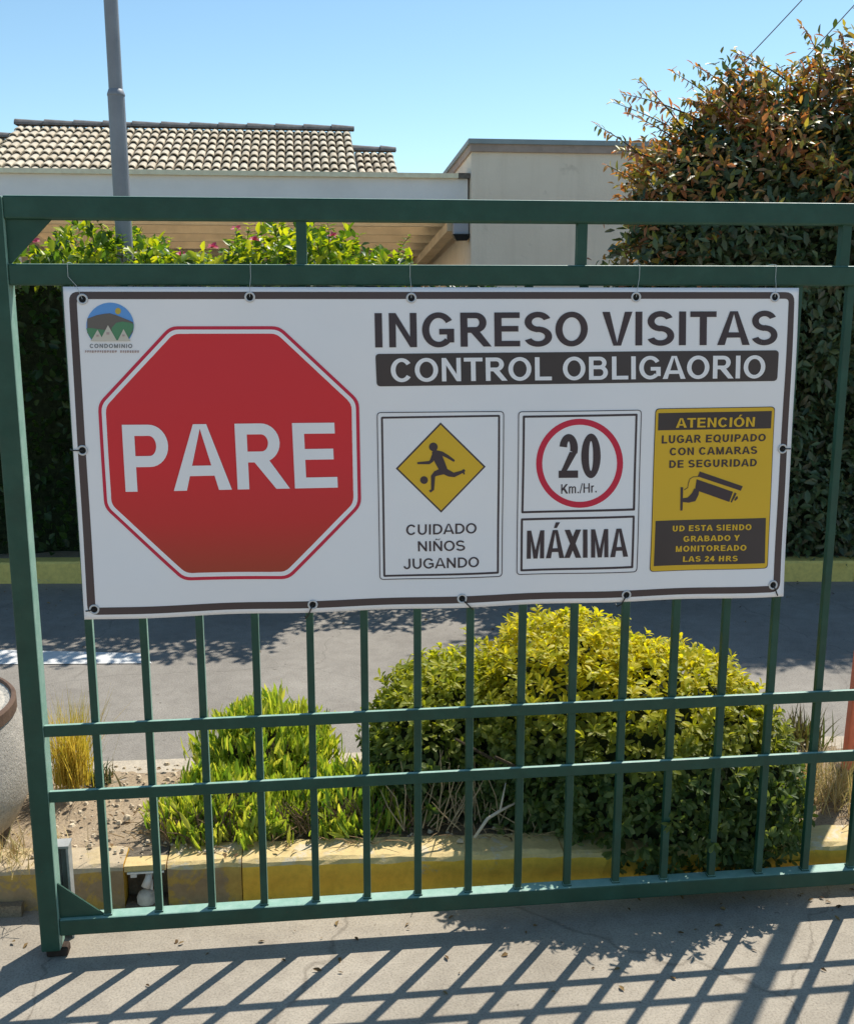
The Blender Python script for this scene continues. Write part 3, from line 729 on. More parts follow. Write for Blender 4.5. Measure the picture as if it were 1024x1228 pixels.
# ------------------------------------------------------------------ leaves
def nz(a): return a / np.maximum(np.linalg.norm(a, axis=1, keepdims=True), 1e-9)
ROWS = {'fine': ([0, .3, .62, .88, 1], [.10, .55, 1, .72, .12], 3), 'oval': ([0, .4, .8, 1], [.12, 1, .62, .04], 3), 'simple': ([0, .5, 1], [.1, 1, .05], 2), 'blade': ([0, .3, .65, 1], [1, .85, .55, .05], 2), 'lance': ([0, .45, .8, 1], [.45, 1, .6, .05], 3)}
def leaves(P, D, U, L, W, kind='fine', curl=0.25, fold=0.18):
    ts, ws, nc = ROWS[kind]
    D = nz(D); S = nz(np.cross(D, U)); N = np.cross(S, D)
    n = len(P); V = []
    L = np.broadcast_to(np.asarray(L, float), (n,))[:, None]; W = np.broadcast_to(np.asarray(W, float), (n,))[:, None]
    cl = np.broadcast_to(np.asarray(curl, float), (n,))[:, None]
    cols_ = (-.5, 0, .5) if nc == 3 else (-.5, .5)
    for t, w_ in zip(ts, ws):
        for c in cols_:
            V.append(P + D * L * t - N * cl * L * t * t + S * W * w_ * c + N * (abs(c) * 2 * fold * W * w_ if nc == 3 else 0))
    V = np.stack(V, 1).reshape(-1, 3)
    m = len(ts) * nc
    q = np.array([(r * nc + c, r * nc + c + 1, (r + 1) * nc + c + 1, (r + 1) * nc + c) for r in range(len(ts) - 1) for c in range(nc - 1)])
    Q = (np.arange(n) * m)[:, None, None] + q[None]
    return V, Q.reshape(-1, 4)
def leaf_obj(name, parts, mat, parent, smooth=True):
    V = []; Q = []; k = 0
    for v, q in parts: V.append(v); Q.append(q + k); k += len(v)
    V = np.concatenate(V); Q = np.concatenate(Q)
    off = np.array(parent.location) if parent is not None else np.zeros(3)
    me = bpy.data.meshes.new(name)
    me.vertices.add(len(V)); me.vertices.foreach_set('co', (V - off).astype(np.float32).ravel())
    me.loops.add(Q.size); me.loops.foreach_set('vertex_index', Q.astype(np.int32).ravel())
    me.polygons.add(len(Q)); me.polygons.foreach_set('loop_start', np.arange(0, Q.size, 4, dtype=np.int32))
    me.polygons.foreach_set('use_smooth', np.ones(len(Q), bool) if smooth else np.zeros(len(Q), bool))
    me.materials.append(mat); me.update(calc_edges=True); me.validate()
    o = bpy.data.objects.new(name, me); col.objects.link(o)
    if parent is not None: o.parent = parent
    return o
def ell_surface(ells, n, rg, lo=-0.3, jit=0.0):
    """points and normals on a union of ellipsoids (c, r); lo = lowest normal z kept"""
    P = []; Nn = []
    area = np.array([r[0] * r[1] + r[1] * r[2] + r[0] * r[2] for c, r in ells]); area /= area.sum()
    for (c, r), a in zip(ells, area):
        k = int(n * a * 1.6)
        u = nz(rg.normal(size=(k, 3))); u = u[u[:, 2] > lo]
        c = np.array(c); r = np.array(r)
        keep = rg.random(len(u)) < np.linalg.norm(u / r, axis=1) * r.min()*1.0 + 0.25
        p = c + u * r * (1 + rg.normal(size=(len(u), 1)) * jit); nn = nz(u / r)
        ins = np.zeros(len(p), bool)
        for (c2, r2) in ells:
            if c2 is c or (np.array(c2) == c).all(): continue
            ins |= (((p - np.array(c2)) / np.array(r2)) ** 2).sum(1) < 0.9
        P.append(p[~ins & keep]); Nn.append(nn[~ins & keep])
    return np.concatenate(P), np.concatenate(Nn)
def core(ells, sc_, name, mat, parent, zmin=None):
    """the woody inside of the bush: branches and old leaves, a lumpy closed mass"""
    mb = MB(); r2 = random.Random(2)
    for c, r in ells:
        nu, nv = 20, 12; vs = []
        for j in range(nv + 1):
            for i in range(nu):
                th = pi * j / nv; ph = 2 * pi * i / nu; k = sc_ * (1 + r2.uniform(-.06, .06))
                z = c[2] + r[2] * cos(th) * k
                if zmin is not None: z = max(z, zmin)
                vs.append((c[0] + r[0] * sin(th) * cos(ph) * k, c[1] + r[1] * sin(th) * sin(ph) * k, z))
        mb.mesh(vs, [(j * nu + i, j * nu + (i + 1) % nu, (j + 1) * nu + (i + 1) % nu, (j + 1) * nu + i) for j in range(nv) for i in range(nu)])
    return mb.build(name, mat, parent)
M_WOOD = plain('twigs and bark', (0.075, 0.055, 0.035), 0.9, 0.2, 0, 0.4, 20, 0.6, 40)
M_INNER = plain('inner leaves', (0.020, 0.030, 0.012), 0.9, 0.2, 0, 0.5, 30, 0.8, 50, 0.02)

def rosette_bush(root, ells, n_ros, mat, rg, leafL=(0.030, 0.048), lo=-0.55, ymin=None):
    P, Nn = ell_surface(ells, n_ros, rg, lo, 0.035)
    up = np.array([0, 0, 1.0])
    parts = []
    far = rg.random(len(P)) < .05; P = P + Nn * (far * rg.uniform(.02, .055, len(P)))[:, None]
    S = nz(Nn * 0.70 + up * np.where(P[:, 2:3] > .42, .75, .35) + rg.normal(size=P.shape) * 0.28)
    for layer in range(9):
        a = 2 * pi * layer / 9 * 2.4 + rg.uniform(0, 6.28, len(P))
        el = rg.normal(0.35 if layer < 5 else 0.95, 0.22, len(P))
        t1 = nz(np.cross(S, np.array([0.3, 0.2, 1.0]) + 0 * S)); t2 = np.cross(S, t1)
        D = nz((t1 * np.cos(a)[:, None] + t2 * np.sin(a)[:, None]) * np.cos(el)[:, None] + S * np.sin(el)[:, None])
        L = rg.uniform(*leafL, len(P)) * (1.0 if layer < 5 else 0.85); W = L * rg.uniform(.36, .46, len(P))
        base = P + S * rg.uniform(-0.012, 0.012, (len(P), 1))
        parts.append(leaves(base, D, S, L, W, 'fine', rg.uniform(.05, .35, len(P)), .16))
    # second, inner layer of loose leaves
    P2, N2 = ell_surface([(c, (r[0] * .9, r[1] * .9, r[2] * .9)) for c, r in ells], n_ros * 3, rg, lo, 0.03)
    D2 = nz(N2 * .6 + rg.normal(size=P2.shape) * .6)
    parts.append(leaves(P2, D2, nz(N2 + up * .5 + rg.normal(size=P2.shape) * .3), rg.uniform(*leafL, len(P2)), rg.uniform(.012, .02, len(P2)), 'oval', .2, .15))
    return leaf_obj('foliage', parts, mat, root)
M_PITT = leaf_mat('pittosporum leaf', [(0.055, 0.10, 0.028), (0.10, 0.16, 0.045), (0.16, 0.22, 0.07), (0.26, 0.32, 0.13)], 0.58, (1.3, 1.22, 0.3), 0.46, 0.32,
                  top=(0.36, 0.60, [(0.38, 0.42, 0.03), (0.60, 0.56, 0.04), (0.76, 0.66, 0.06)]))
bush = empty('clipped_bush', (1.85, 0.55, 0.14), 'large rounded clipped bush with glossy leaves, yellow green on top, behind the gate bars', 'bush', 'clipped bushes in the planting bed')
E_BUSH = [((1.72, 0.60, 0.27), (0.35, 0.40, 0.425)), ((2.02, 0.52, 0.235), (0.36, 0.42, 0.345)), ((1.95, 0.44, 0.26), (0.40, 0.385, 0.365)), ((2.17, 0.42, 0.20), (0.22, 0.36, 0.27))]
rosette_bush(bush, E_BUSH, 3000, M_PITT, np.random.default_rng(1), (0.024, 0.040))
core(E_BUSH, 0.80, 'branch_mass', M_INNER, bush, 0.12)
mb = MB(); r2 = random.Random(12)
for k in range(16):
    bx = 1.85 + r2.uniform(-.3, .3); by = 0.45 + r2.uniform(-.12, .15)
    mb.tube([(bx, by, 0.13), (bx + r2.uniform(-.1, .1), by + r2.uniform(-.12, .02), 0.26), (bx + r2.uniform(-.3, .3), by + r2.uniform(-.2, .1), 0.42)], [0.009, 0.007, 0.004], 6)
mb.build('stem', M_WOOD, bush)
bush2 = empty('clipped_bush', (1.34, 0.62, 0.115), 'smaller lower bush with dry stems at its foot, touching the big clipped bush', 'bush', 'clipped bushes in the planting bed')
E_B2 = [((1.36, 0.70, 0.24), (0.29, 0.28, 0.31)), ((1.22, 0.58, 0.22), (0.16, 0.22, 0.26)), ((1.50, 0.56, 0.22), (0.18, 0.24, 0.25))]
M_PITT2 = leaf_mat('pittosporum leaf darker', [(0.055, 0.10, 0.028), (0.10, 0.16, 0.045), (0.16, 0.22, 0.07), (0.26, 0.32, 0.13)], 0.58, (1.3, 1.22, 0.3), 0.46, 0.32,
                   top=(0.28, 0.54, [(0.28, 0.35, 0.03), (0.46, 0.48, 0.05), (0.62, 0.58, 0.07)]))
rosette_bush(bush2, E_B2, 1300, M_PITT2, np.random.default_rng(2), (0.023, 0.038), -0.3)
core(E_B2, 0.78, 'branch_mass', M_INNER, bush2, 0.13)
mb = MB()
for k in range(60):
    bx = r2.uniform(1.14, 1.56); by = r2.uniform(0.28, 0.42)
    p0 = Vector((bx, by, 0.15)); p2 = p0 + Vector((r2.uniform(-.1, .1), r2.uniform(-.04, .10), r2.uniform(.06, .22)))
    mb.tube([p0, (p0 + p2) / 2 + Vector((r2.uniform(-.02, .02), 0, 0.01)), p2], [0.0022, 0.0018, 0.001], 5)
mb.build('dry_stem', plain('dry bleached stems', (0.36, 0.27, 0.16), 0.85, 0.2, 0, 0.3, 60), bush2)
# bleached fallen branch
fb = MB(); a, b_ = gr(569, 1003, 0.19), gr(612, 984, 0.2)
a.z = 0.185; b_ = Vector((b_.x, b_.y, 0.235))
fb.tube([a, a.lerp(b_, .35) + Vector((0, 0, .028)), a.lerp(b_, .7) + Vector((0, 0, .022)), b_ + Vector((0.02, 0.02, .01))], [.0045, .005, .0045, .003], 7)
fb.tube([a.lerp(b_, .7) + Vector((0, 0, .022)), b_ + Vector((-.01, .03, .07))], [.0035, .0018], 6)
tag(fb.build('fallen_branch', plain('bleached wood', (0.55, 0.46, 0.34), 0.8), smooth=True), 'bleached bare branch lying on the kerb at the foot of the smaller bush', 'branch')

# low flowering shrubs with upright strap leaves
M_STRAP = leaf_mat('strap leaf', [(0.13, 0.26, 0.05), (0.30, 0.42, 0.06), (0.50, 0.58, 0.09), (0.68, 0.66, 0.16)], 0.56, (1.25, 1.18, 0.4), 0.5, 0.3)
def strap_shrub(name, c, r, n, label, seed, dry=0.08):
    rg = np.random.default_rng(seed)
    root = empty(name, (c[0], c[1], 0.12), label, 'shrub', 'low shrubs in the planting bed')
    ex, ey, ez = r
    P, Nn = ell_surface([(c, r)], n, rg, 0.02, 0.05)
    # knobbly outline
    k = 1 + 0.13 * np.sin(P[:, 0] * 31 + 1) * np.cos(P[:, 1] * 27) + rg.normal(0, .09, len(P))
    P = np.array(c) + (P - np.array(c)) * k[:, None]
    P[:, 2] = np.maximum(P[:, 2], 0.155)
    parts = []
    for j in range(6):
        D = nz(Nn * .45 + np.array([0, 0, .95]) + rg.normal(size=P.shape) * .34)
        L = rg.uniform(.028, .070, len(P)); W = L * rg.uniform(.16, .25, len(P))
        parts.append(leaves(P - D * L[:, None] * .45 + rg.normal(size=P.shape) * .010, D, nz(Nn + rg.normal(size=P.shape) * .4), L, W, 'lance', rg.uniform(-.05, .25, len(P)), .2))
    leaf_obj('foliage', parts, M_STRAP, root)
    core([(c, r)], 0.70, 'stem_mass', M_STEMS, root, 0.11)
    mb = MB(); rr_ = random.Random(seed)
    for q in range(int(110 * ex / .3)):
        bx = c[0] + rr_.uniform(-ex, ex) * .95; by = c[1] - ey * rr_.uniform(.6, 1.02)
        p0 = Vector((bx, by, 0.15)); p1 = p0 + Vector((rr_.uniform(-.07, .07), rr_.uniform(-.03, .05), rr_.uniform(.03, .11)))
        mb.tube([p0, (p0 + p1) / 2 + Vector((0, 0, .008)), p1], [.0022, .0018, .001], 5)
    mb.build('bare_stem', M_DRYST, root)
    return root
M_STEMS = plain('stem tangle', (0.055, 0.050, 0.025), 0.9, 0.2, 0, 0.6, 60, 1.0, 70, 0.02)
M_DRYST = plain('brown stems', (0.16, 0.105, 0.06), 0.9, 0.2, 0, 0.4, 60)
strap_shrub('low_shrub', (0.72, 0.74, 0.13), (0.215, 0.18, 0.255), 680, 'taller mound of fleshy green shrub standing nearest the road kerb', 21)
strap_shrub('low_shrub', (0.66, 0.49, 0.11), (0.245, 0.17, 0.145), 640, 'low spreading yellow green shrub in front of the taller mound, nearest the bare soil', 22)
strap_shrub('low_shrub', (0.99, 0.48, 0.11), (0.20, 0.16, 0.135), 500, 'low yellow green shrub patch against the smaller clipped bush', 23)

# dry leaves blown onto the paving and the road
rgl = np.random.default_rng(77)
def litter(n, fx):
    P = np.array([fx() for _ in range(n)]); a = rgl.uniform(0, 6.28, n)
    D = np.stack([np.cos(a), np.sin(a), rgl.uniform(-.05, .25, n)], 1); U = nz(np.tile([0, 0, 1.0], (n, 1)) + rgl.normal(size=(n, 3)) * .3)
    L = rgl.uniform(.008, .026, n); return leaves(P, D, U, L, L * rgl.uniform(.3, .6, n), 'oval', rgl.uniform(-.2, .5, n), .3)
def spot_kerb():
    x = rgl.uniform(-.3, 3); return (x, kf(x) - .03 - abs(rgl.normal(0, .10)), .004)
def spot_drive(): return (rgl.uniform(-.3, 2.6), rgl.uniform(-.6, .05), .003)
def spot_road():
    x = rgl.uniform(-2, 5); return (x, fk(x) - abs(rgl.normal(0, .5)) - .02, .0)
def spot_bed():
    x = rgl.uniform(-.2, 2.8); return (x, rgl.uniform(kf(x) + .02, kb(x) - .12), .142)
M_DEAD = leaf_mat('dead leaf', [(.10, .06, .03), (.20, .12, .05), (.28, .19, .08)], .15, (1.1, 1, .7), .8, .2)
tag(leaf_obj('fallen_leaves', [litter(70, spot_kerb), litter(45, spot_drive), litter(260, spot_road), litter(260, spot_bed)], M_DEAD, None), 'small dry brown leaves blown over the paving, the bed and the road', 'fallen leaves', kind='stuff')

# grass tufts
def tuft(name, c, n, hgt, spread, mat, label, seed, wd=0.0035, cat='grass tuft', lean=0.35, part='blades'):
    rg = np.random.default_rng(seed)
    root = empty(name, c, label, cat)
    P = np.array(c) + np.stack([rg.normal(0, spread * .35, n), rg.normal(0, spread * .3, n), np.zeros(n)], 1)
    a = rg.uniform(0, 6.28, n); tl = np.abs(rg.normal(0, lean, n))
    D = np.stack([np.cos(a) * np.sin(tl), np.sin(a) * np.sin(tl), np.cos(tl)], 1)
    U = nz(np.stack([-np.cos(a), -np.sin(a), np.full(n, .2)], 1) + rg.normal(size=(n, 3)) * .2)
    L = rg.uniform(.4, 1, n) ** .8 * hgt
    leaf_obj(part, [leaves(P, D, U, L, wd * rg.uniform(.6, 1.3, n), 'blade', -rg.uniform(.0, .35, n) * -1, 0)], mat, root)
    return root
M_GRASSY = leaf_mat('yellow grass', [(0.42, 0.38, 0.05), (0.64, 0.48, 0.09), (0.70, 0.54, 0.16), (0.34, 0.36, 0.05)], 0.5, (1.2, 1.15, .5), .55, .3)
M_STRAW = leaf_mat('dry straw', [(0.40, 0.30, 0.14), (0.56, 0.44, 0.22), (0.66, 0.54, 0.30), (0.30, 0.30, 0.10)], 0.35, (1.1, 1.0, .7), .7, .2)
tuft('grass_tuft', (0.085, 0.77, 0.14), 480, 0.32, 0.085, M_GRASSY, 'upright yellow grass tuft on bare soil beside the gate post', 31, lean=.20)
t = tuft('creeping_plant', (0.165, 0.80, 0.12), 90, 0.09, 0.08, leaf_mat('dull green', [(0.06, 0.09, 0.03), (0.12, 0.13, 0.05), (0.16, 0.12, 0.06)], .3), 'small scrubby dark plant at the right foot of the yellow grass tuft', 32, .008, 'plant', 1.0, 'leaves')
tuft('dry_grass', (2.55, 0.45, 0.11), 420, 0.19, 0.22, M_STRAW, 'dry straw coloured grass between the big bush and the orange post', 33, .004, 'dry grass', .55)
tuft('weed', (2.66, 0.86, 0.11), 130, 0.16, 0.13, leaf_mat('weed leaf', [(0.08, 0.11, 0.03), (0.16, 0.10, 0.05), (0.12, 0.16, 0.05)], .3), 'reddish green weed growing by the road kerb beside the orange post', 34, .009, 'weed', .6, 'leaves')
tuft('dry_grass', (-0.02, 0.30, 0.14), 240, 0.09, 0.22, M_STRAW, 'short dry grass at the foot of the round pot', 35, .003, 'dry grass', .7)

# ------------------------------------------------------------------ round pot, pipe outlet, orange post
pr_x = at(15.5, 848, 0.5)
ptc = (-0.345, 0.50)
pot = empty('round_planter', (ptc[0], ptc[1], 0.13), 'large rough stucco planter with a rusty rim band at the photo left edge', 'planter')
rimr = pr_x.x - ptc[0]; rz = pr_x.z
M_STUC = mat_concrete('planter stucco', (0.36, 0.33, 0.29), (0.48, 0.44, 0.39), 1.0, None, 1.0)
hh = rz - 0.13
prof = [(rimr * .72, 0.0), (rimr * .97, hh * .10), (rimr * 1.09, hh * .32), (rimr * 1.10, hh * .55), (rimr * 1.04, hh * .78), (rimr * .985, hh * .926)]
mb = MB(); mb.lathe(prof, (ptc[0], ptc[1], 0.13), 56); mb.build('body', M_STUC, pot, smooth=True)
mb = MB(); mb.lathe([(rimr * .985, hh * .925), (rimr, hh * .93), (rimr, hh * 1.02), (rimr * .985, hh * 1.035), (rimr * .96, hh * 1.035), (rimr * .95, hh * 1.01)], (ptc[0], ptc[1], 0.13), 56)
mb.build('rim_band', plain('terracotta rim', (0.13, 0.08, 0.055), .8, .3, 0, .25, 20, .3, 60), pot, smooth=False)
mb = MB(); mb.lathe([(rimr * .95, hh * 1.01), (rimr * .90, hh * .99), (rimr * .5, hh * .985), (0.001, hh * .98)], (ptc[0], ptc[1], 0.13), 40)
mb.build('filling', plain('pale gravel fill', (0.55, 0.50, 0.42), .9, .2, 0, .25, 50, .8, 80, .01), pot)

fy0 = kf(0.395)
po = empty('drain_outlet', (0.395, fy0, 0), 'broken white plastic pipe in a dark notch of the yellow kerb', 'pipe')
mb = MB(); mb.box((0.337, fy0 + .055, 0.0), (0.453, fy0 + .115, 0.128)); mb.box((0.337, fy0 - .01, -0.01), (0.453, fy0 + .0545, 0.012)); mb.build('notch', M_DARKCEM, po)
mb = MB(); mb.box((0.337, fy0 + .002, 0.113), (0.453, fy0 + .0545, 0.131)); mb.build('lintel', M_KERB_TOP, po)
mb = MB(); mb.box((0.345, fy0 - .002, 0.1075), (0.448, fy0 + .0015, 0.1125)); mb.build('edge_strip', M_PVC, po)
mb = MB(); mb.tube([(0.405, fy0 + .02, 0.104), (0.401, fy0 + .014, 0.082), (0.393, fy0 + .008, 0.060)], [0.009, 0.011, 0.0135], 12); mb.tube([(0.408, fy0 + .02, 0.075), (0.407, fy0 + .018, 0.03)], .005, 8); mb.build('pipe', M_PVC, po, smooth=True)
mb = MB()
mb.lathe([(0.028, 0.0), (0.029, .014), (0.024, .027), (0.012, .036), (0.0005, .039)], (0.394, fy0 + .014, 0.012), 14); mb.build('cement_lump', plain('pale cement', (0.56, 0.52, 0.46), .9, .2, 0, .25, 40, .6, 60), po, smooth=True)
mb = MB(); mb.box((0.352, fy0 + .01, 0.090), (0.369, fy0 + .05, 0.100)); mb.build('broken_shard', M_PVC, po)

PX, PY = 2.756, 0.60
op = empty('orange_post', (PX, PY, 0.0), 'orange red square steel post standing at the right edge beyond the bush', 'post')
mb = MB(); mb.box((PX - 0.075, PY - 0.018, 0.10), (PX - 0.025, PY + 0.018, 2.75)); mb.v = [(x + .028 * z, y, z) for x, y, z in mb.v]; mb.build('shaft', M_ORANGE, op, bevel=.006)
mb = MB(); mb.box((PX - 0.09, PY - 0.04, 0.1), (PX - 0.01, PY + 0.04, 0.130)); mb.build('base_plate', M_RUST, op, bevel=.003)
mb = MB(); mb.box((PX - 0.001, PY - 0.021, 2.7505), (PX + 0.055, PY + 0.021, 2.762)); mb.build('cap', M_ORANGE, op, bevel=.003)

# ------------------------------------------------------------------ lamp pole in the hedge
ly0 = 3.80
pb = at(150.5, 315, ly0); pt = at(135, 0, ly0); pst = at(143, 115, ly0)
lp = empty('lamp_pole', (pb.x + 0.0, ly0, 0.1), 'grey stepped steel lamp pole rising through the flowering hedge', 'lamp pole')
R1 = (at(158.5, 300, ly0).x - at(138.5, 300, ly0).x) / 2; R2 = (at(146, 60, ly0).x - at(129, 60, ly0).x) / 2
mb = MB(); mb.tube([(pb.x, ly0, 0.05), (pb.x, ly0, pst.z)], R1, 20); mb.build('lower_shaft', M_GALV, lp, smooth=False)
mb = MB(); mb.tube([(pb.x, ly0, pst.z - 0.02), (pb.x, ly0, 6.2)], R2, 20); mb.build('upper_shaft', M_GALV, lp)
mb = MB(); mb.lathe([(R1, -0.001), (R1 + .003, 0.004), (R1 + .002, .012), (R2 + .002, .035), (R2, .036)], (pb.x, ly0, pst.z), 20); mb.build('collar', M_GALV, lp, smooth=True)
mb = MB(); mb.tube([(pb.x, ly0, 6.2), (pb.x, ly0 - .2, 6.4), (pb.x, ly0 - .9, 6.55)], .035, 10); mb.build('arm', M_GALV, lp, smooth=True)
mb = MB(); mb.box((pb.x - .11, ly0 - 1.35, 6.5), (pb.x + .11, ly0 - .85, 6.6)); mb.build('lamp_head', M_GALV, lp, bevel=.03)

# ------------------------------------------------------------------ hedges behind the road
def hedge(name, x0, x1, zt, yf, yb, n, mat, label, seed, cat='hedge', Lr=(.035, .06), over=0.28, ragged=0.10, flowers=0):
    rg = np.random.default_rng(seed)
    root = empty(name, ((x0 + x1) / 2, (yf + yb) / 2, 0.1), label, cat)
    # front face leans out over the kerb towards the top; the top is ragged
    nf = int(n * .5); ntp = n - nf
    xf = rg.uniform(x0, x1, nf); zf = rg.uniform(0.16, zt, nf)
    ov = over * np.clip((zf - .7) / (zt - .7), 0, 1) ** 1.2
    bul = .07 * np.sin(xf * 4.1 + zf * 2) + .05 * np.sin(xf * 9.7 - zf * 6.0)
    yy = yf - 0.105 * (xf - 0) - ov + bul + np.abs(rg.normal(0, .06, nf))
    Pf = np.stack([xf, yy, zf], 1); Nf = np.tile([0, -1.0, .25], (nf, 1))
    xt = rg.uniform(x0, x1, ntp)
    yt = rg.uniform(yf - over - .02, yb, ntp) - 0.105 * xt
    hz_ = .09 * np.sin(xt * 5.3 + seed) + .06 * np.sin(xt * 13.1 + yt * 5) + .04 * np.sin(xt * 29)
    zt_ = zt + hz_ - np.abs(rg.normal(0, ragged, ntp)) + .02
    Pt = np.stack([xt, yt, zt_], 1); Nt = np.tile([0, -.25, 1.0], (ntp, 1))
    P = np.concatenate([Pf, Pt]); Nn = np.concatenate([Nf, Nt])
    D = nz(Nn * .8 + rg.normal(size=P.shape) * .65); U = nz(Nn + np.array([0, 0, .5]) + rg.normal(size=P.shape) * .45)
    L = rg.uniform(*Lr, len(P)); parts = [leaves(P, D, U, L, L * rg.uniform(.5, .68, len(P)), 'oval', rg.uniform(0, .3, len(P)), .2)]
    # shoots standing up out of the top, with leaves in pairs
    ns = int((x1 - x0) * 18)
    for k in range(ns):
        x = rg.uniform(x0, x1); y = rg.uniform(yf - over, yf + .25) - .105 * x
        h0 = zt + .09 * sin(x * 5.3 + seed) + .06 * sin(x * 13.1 + y * 5) - .05
        hl = rg.uniform(.06, .19); dx = rg.uniform(-.09, .09); dy = rg.uniform(-.1, .04)
        pts = [Vector((x, y, h0)), Vector((x + dx * .4, y + dy * .4, h0 + hl * .6)), Vector((x + dx, y + dy, h0 + hl))]
        st = MB(); st.tube(pts, [.003, .0025, .0012], 5); st.build('shoot', M_WOOD, root)
        m = int(hl / .022); tt = np.linspace(.1, 1, m)
        B = np.stack([np.array(pts[0]) * (1 - t) ** 2 + 2 * t * (1 - t) * np.array(pts[1]) + t * t * np.array(pts[2]) for t in tt])
        for sgn in (0, 1):
            a = np.arange(m) * 2.4 + sgn * pi + rg.uniform(0, 1)
            Dd = nz(np.stack([np.cos(a), np.sin(a), np.full(m, .55)], 1)); LL = rg.uniform(Lr[0], Lr[1], m) * np.linspace(1.1, .65, m)
            parts.append(leaves(B, Dd, nz(np.stack([-np.cos(a) * .5, -np.sin(a) * .5, np.ones(m)], 1)), LL, LL * .55, 'oval', .2, .2))
    leaf_obj('foliage', parts, mat, root)
    mb = MB(); nx = int((x1 - x0) / .18); vs = []; r2 = random.Random(seed)
    for i in range(nx + 1):
        x = x0 + .04 + (x1 - x0 - .08) * i / nx; sk = -.105 * x
        for (yy_, zz_) in ((yf + .16, .08), (yf + .14, .7), (yf - over * .45 + .16, zt * .72), (yf - over + .20, zt - .22), (yf - over + .40, zt - .14), (yb - .1, zt - .14), (yb - .05, .08)):
            vs.append((x, yy_ + sk + r2.uniform(-.05, .05), zz_ + (r2.uniform(-.05, .05) if zz_ > .3 else 0)))
    fs = [(i * 7 + q, i * 7 + (q + 1) % 7, (i + 1) * 7 + (q + 1) % 7, (i + 1) * 7 + q) for i in range(nx) for q in range(7)] + [tuple(range(7)), tuple(range(nx * 7, nx * 7 + 7))]
    mb.mesh(vs, fs); mb.build('branch_mass', M_INNER, root)
    for k in range(flowers):
        pass
    return root
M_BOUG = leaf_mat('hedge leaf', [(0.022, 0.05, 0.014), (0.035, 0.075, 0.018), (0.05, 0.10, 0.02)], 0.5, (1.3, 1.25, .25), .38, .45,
                  top=(1.70, 1.92, [(0.05, 0.10, 0.02), (0.10, 0.20, 0.03), (0.20, 0.32, 0.03), (0.46, 0.52, 0.04), (0.62, 0.62, 0.05)]))  # low leaves darkened for the hedge's shade, tops brightened for backlight
hg = hedge('flowering_hedge', -3.4, 1.50, 1.96, 3.98, 4.9, 13000, M_BOUG, 'tall flowering hedge with sunlit yellow green shoots and pink flowers below the white canopy', 41, Lr=(.045, .075), over=.42)
# pink blossoms: five petals each
def blossom(c, r, seed):
    rg = np.random.default_rng(seed); n = 9
    a = np.arange(n) * 2 * pi / n * 2.4; el = rg.uniform(-.2, .9, n)
    D = np.stack([np.cos(a) * np.cos(el), np.sin(a) * np.cos(el) , np.sin(el)], 1) + np.array([0, -.35, 0])
    return leaf_obj('blossom', [leaves(np.tile(np.array(c), (n, 1)), D, np.tile([0, -.6, .8], (n, 1)), r, r * .8, 'oval', .1, .2)], M_PINK, hg)
M_PINK = leaf_mat('pink petal', [(0.50, 0.05, 0.12), (0.62, 0.10, 0.2), (0.68, 0.2, 0.24)], .35, (1.1, .6, .7), .5, .3)
for k, (px, py) in enumerate(((217, 306), (283, 275), (41, 289), (305, 288), (255, 296), (398, 283))):
    p_ = at(px, py, 3.62 - .105 * (px - 400) / 200 * .2)
    blossom((p_.x, p_.y, p_.z), .034, 50 + k)
hedge('clipped_hedge', 1.53, 2.95, 1.62, 4.02, 4.8, 5000, leaf_mat('dark hedge leaf', [(0.02, 0.05, 0.015), (0.04, 0.08, 0.02), (0.06, 0.11, 0.03)], .3), 'lower dark hedge hidden mostly by the banner under the beige wall', 42, over=.15)

# ------------------------------------------------------------------ large red-leaved shrub at the right
M_PHOT = leaf_mat('dark green leaf', [(0.042, 0.068, 0.034), (0.068, 0.11, 0.044), (0.11, 0.155, 0.06), (0.15, 0.125, 0.07)], .25, (1.2, 1.2, .4), .38, .5)
M_PHOTR = leaf_mat('reddish young leaf', [(0.36, 0.16, 0.09), (0.56, 0.23, 0.11), (0.24, 0.26, 0.06), (0.64, 0.25, 0.12), (0.56, 0.50, 0.08), (0.20, 0.25, 0.06), (0.52, 0.32, 0.19)], .42, (1.25, 1.0, .4), .42, .45)
tr = empty('red_leaved_tree', (4.0, 4.1, 0.1), 'large dense tree with dark green leaves and reddish orange young growth beside the beige wall', 'tree')
E_TR = [((3.71, 4.50, 2.05), (0.62, 0.55, 0.86)), ((4.15, 4.55, 1.90), (0.90, 0.60, 1.18)), ((4.90, 4.60, 2.00), (1.0, 0.65, 1.33)), ((3.86, 4.45, 1.0), (0.68, 0.50, 0.95)), ((4.6, 4.5, 0.9), (1.0, 0.5, 0.9)), ((5.6, 4.6, 1.7), (0.9, 0.7, 1.5)), ((4.25, 4.40, 0.42), (0.95, 0.48, 0.62)), ((5.4, 4.45, 0.45), (0.95, 0.5, 0.65))]
KT = 0.93
E_TR = [(tuple(CAM[i] + KT * (c[i] - CAM[i]) for i in range(3)), tuple(KT * q for q in r)) for c, r in E_TR]
rg = np.random.default_rng(61)
P, Nn = ell_surface(E_TR, 24000, rg, -0.85, .05)
vis = (Nn[:, 1] < .55) & (P[:, 2] > .15) & (P[:, 0] < 5.6)
P, Nn = P[vis], Nn[vis]
P = P + Nn * (.06 * np.sin(P[:, :1] * 9 + P[:, 2:3] * 7) + .05 * np.sin(P[:, 2:3] * 15 - P[:, :1] * 5))
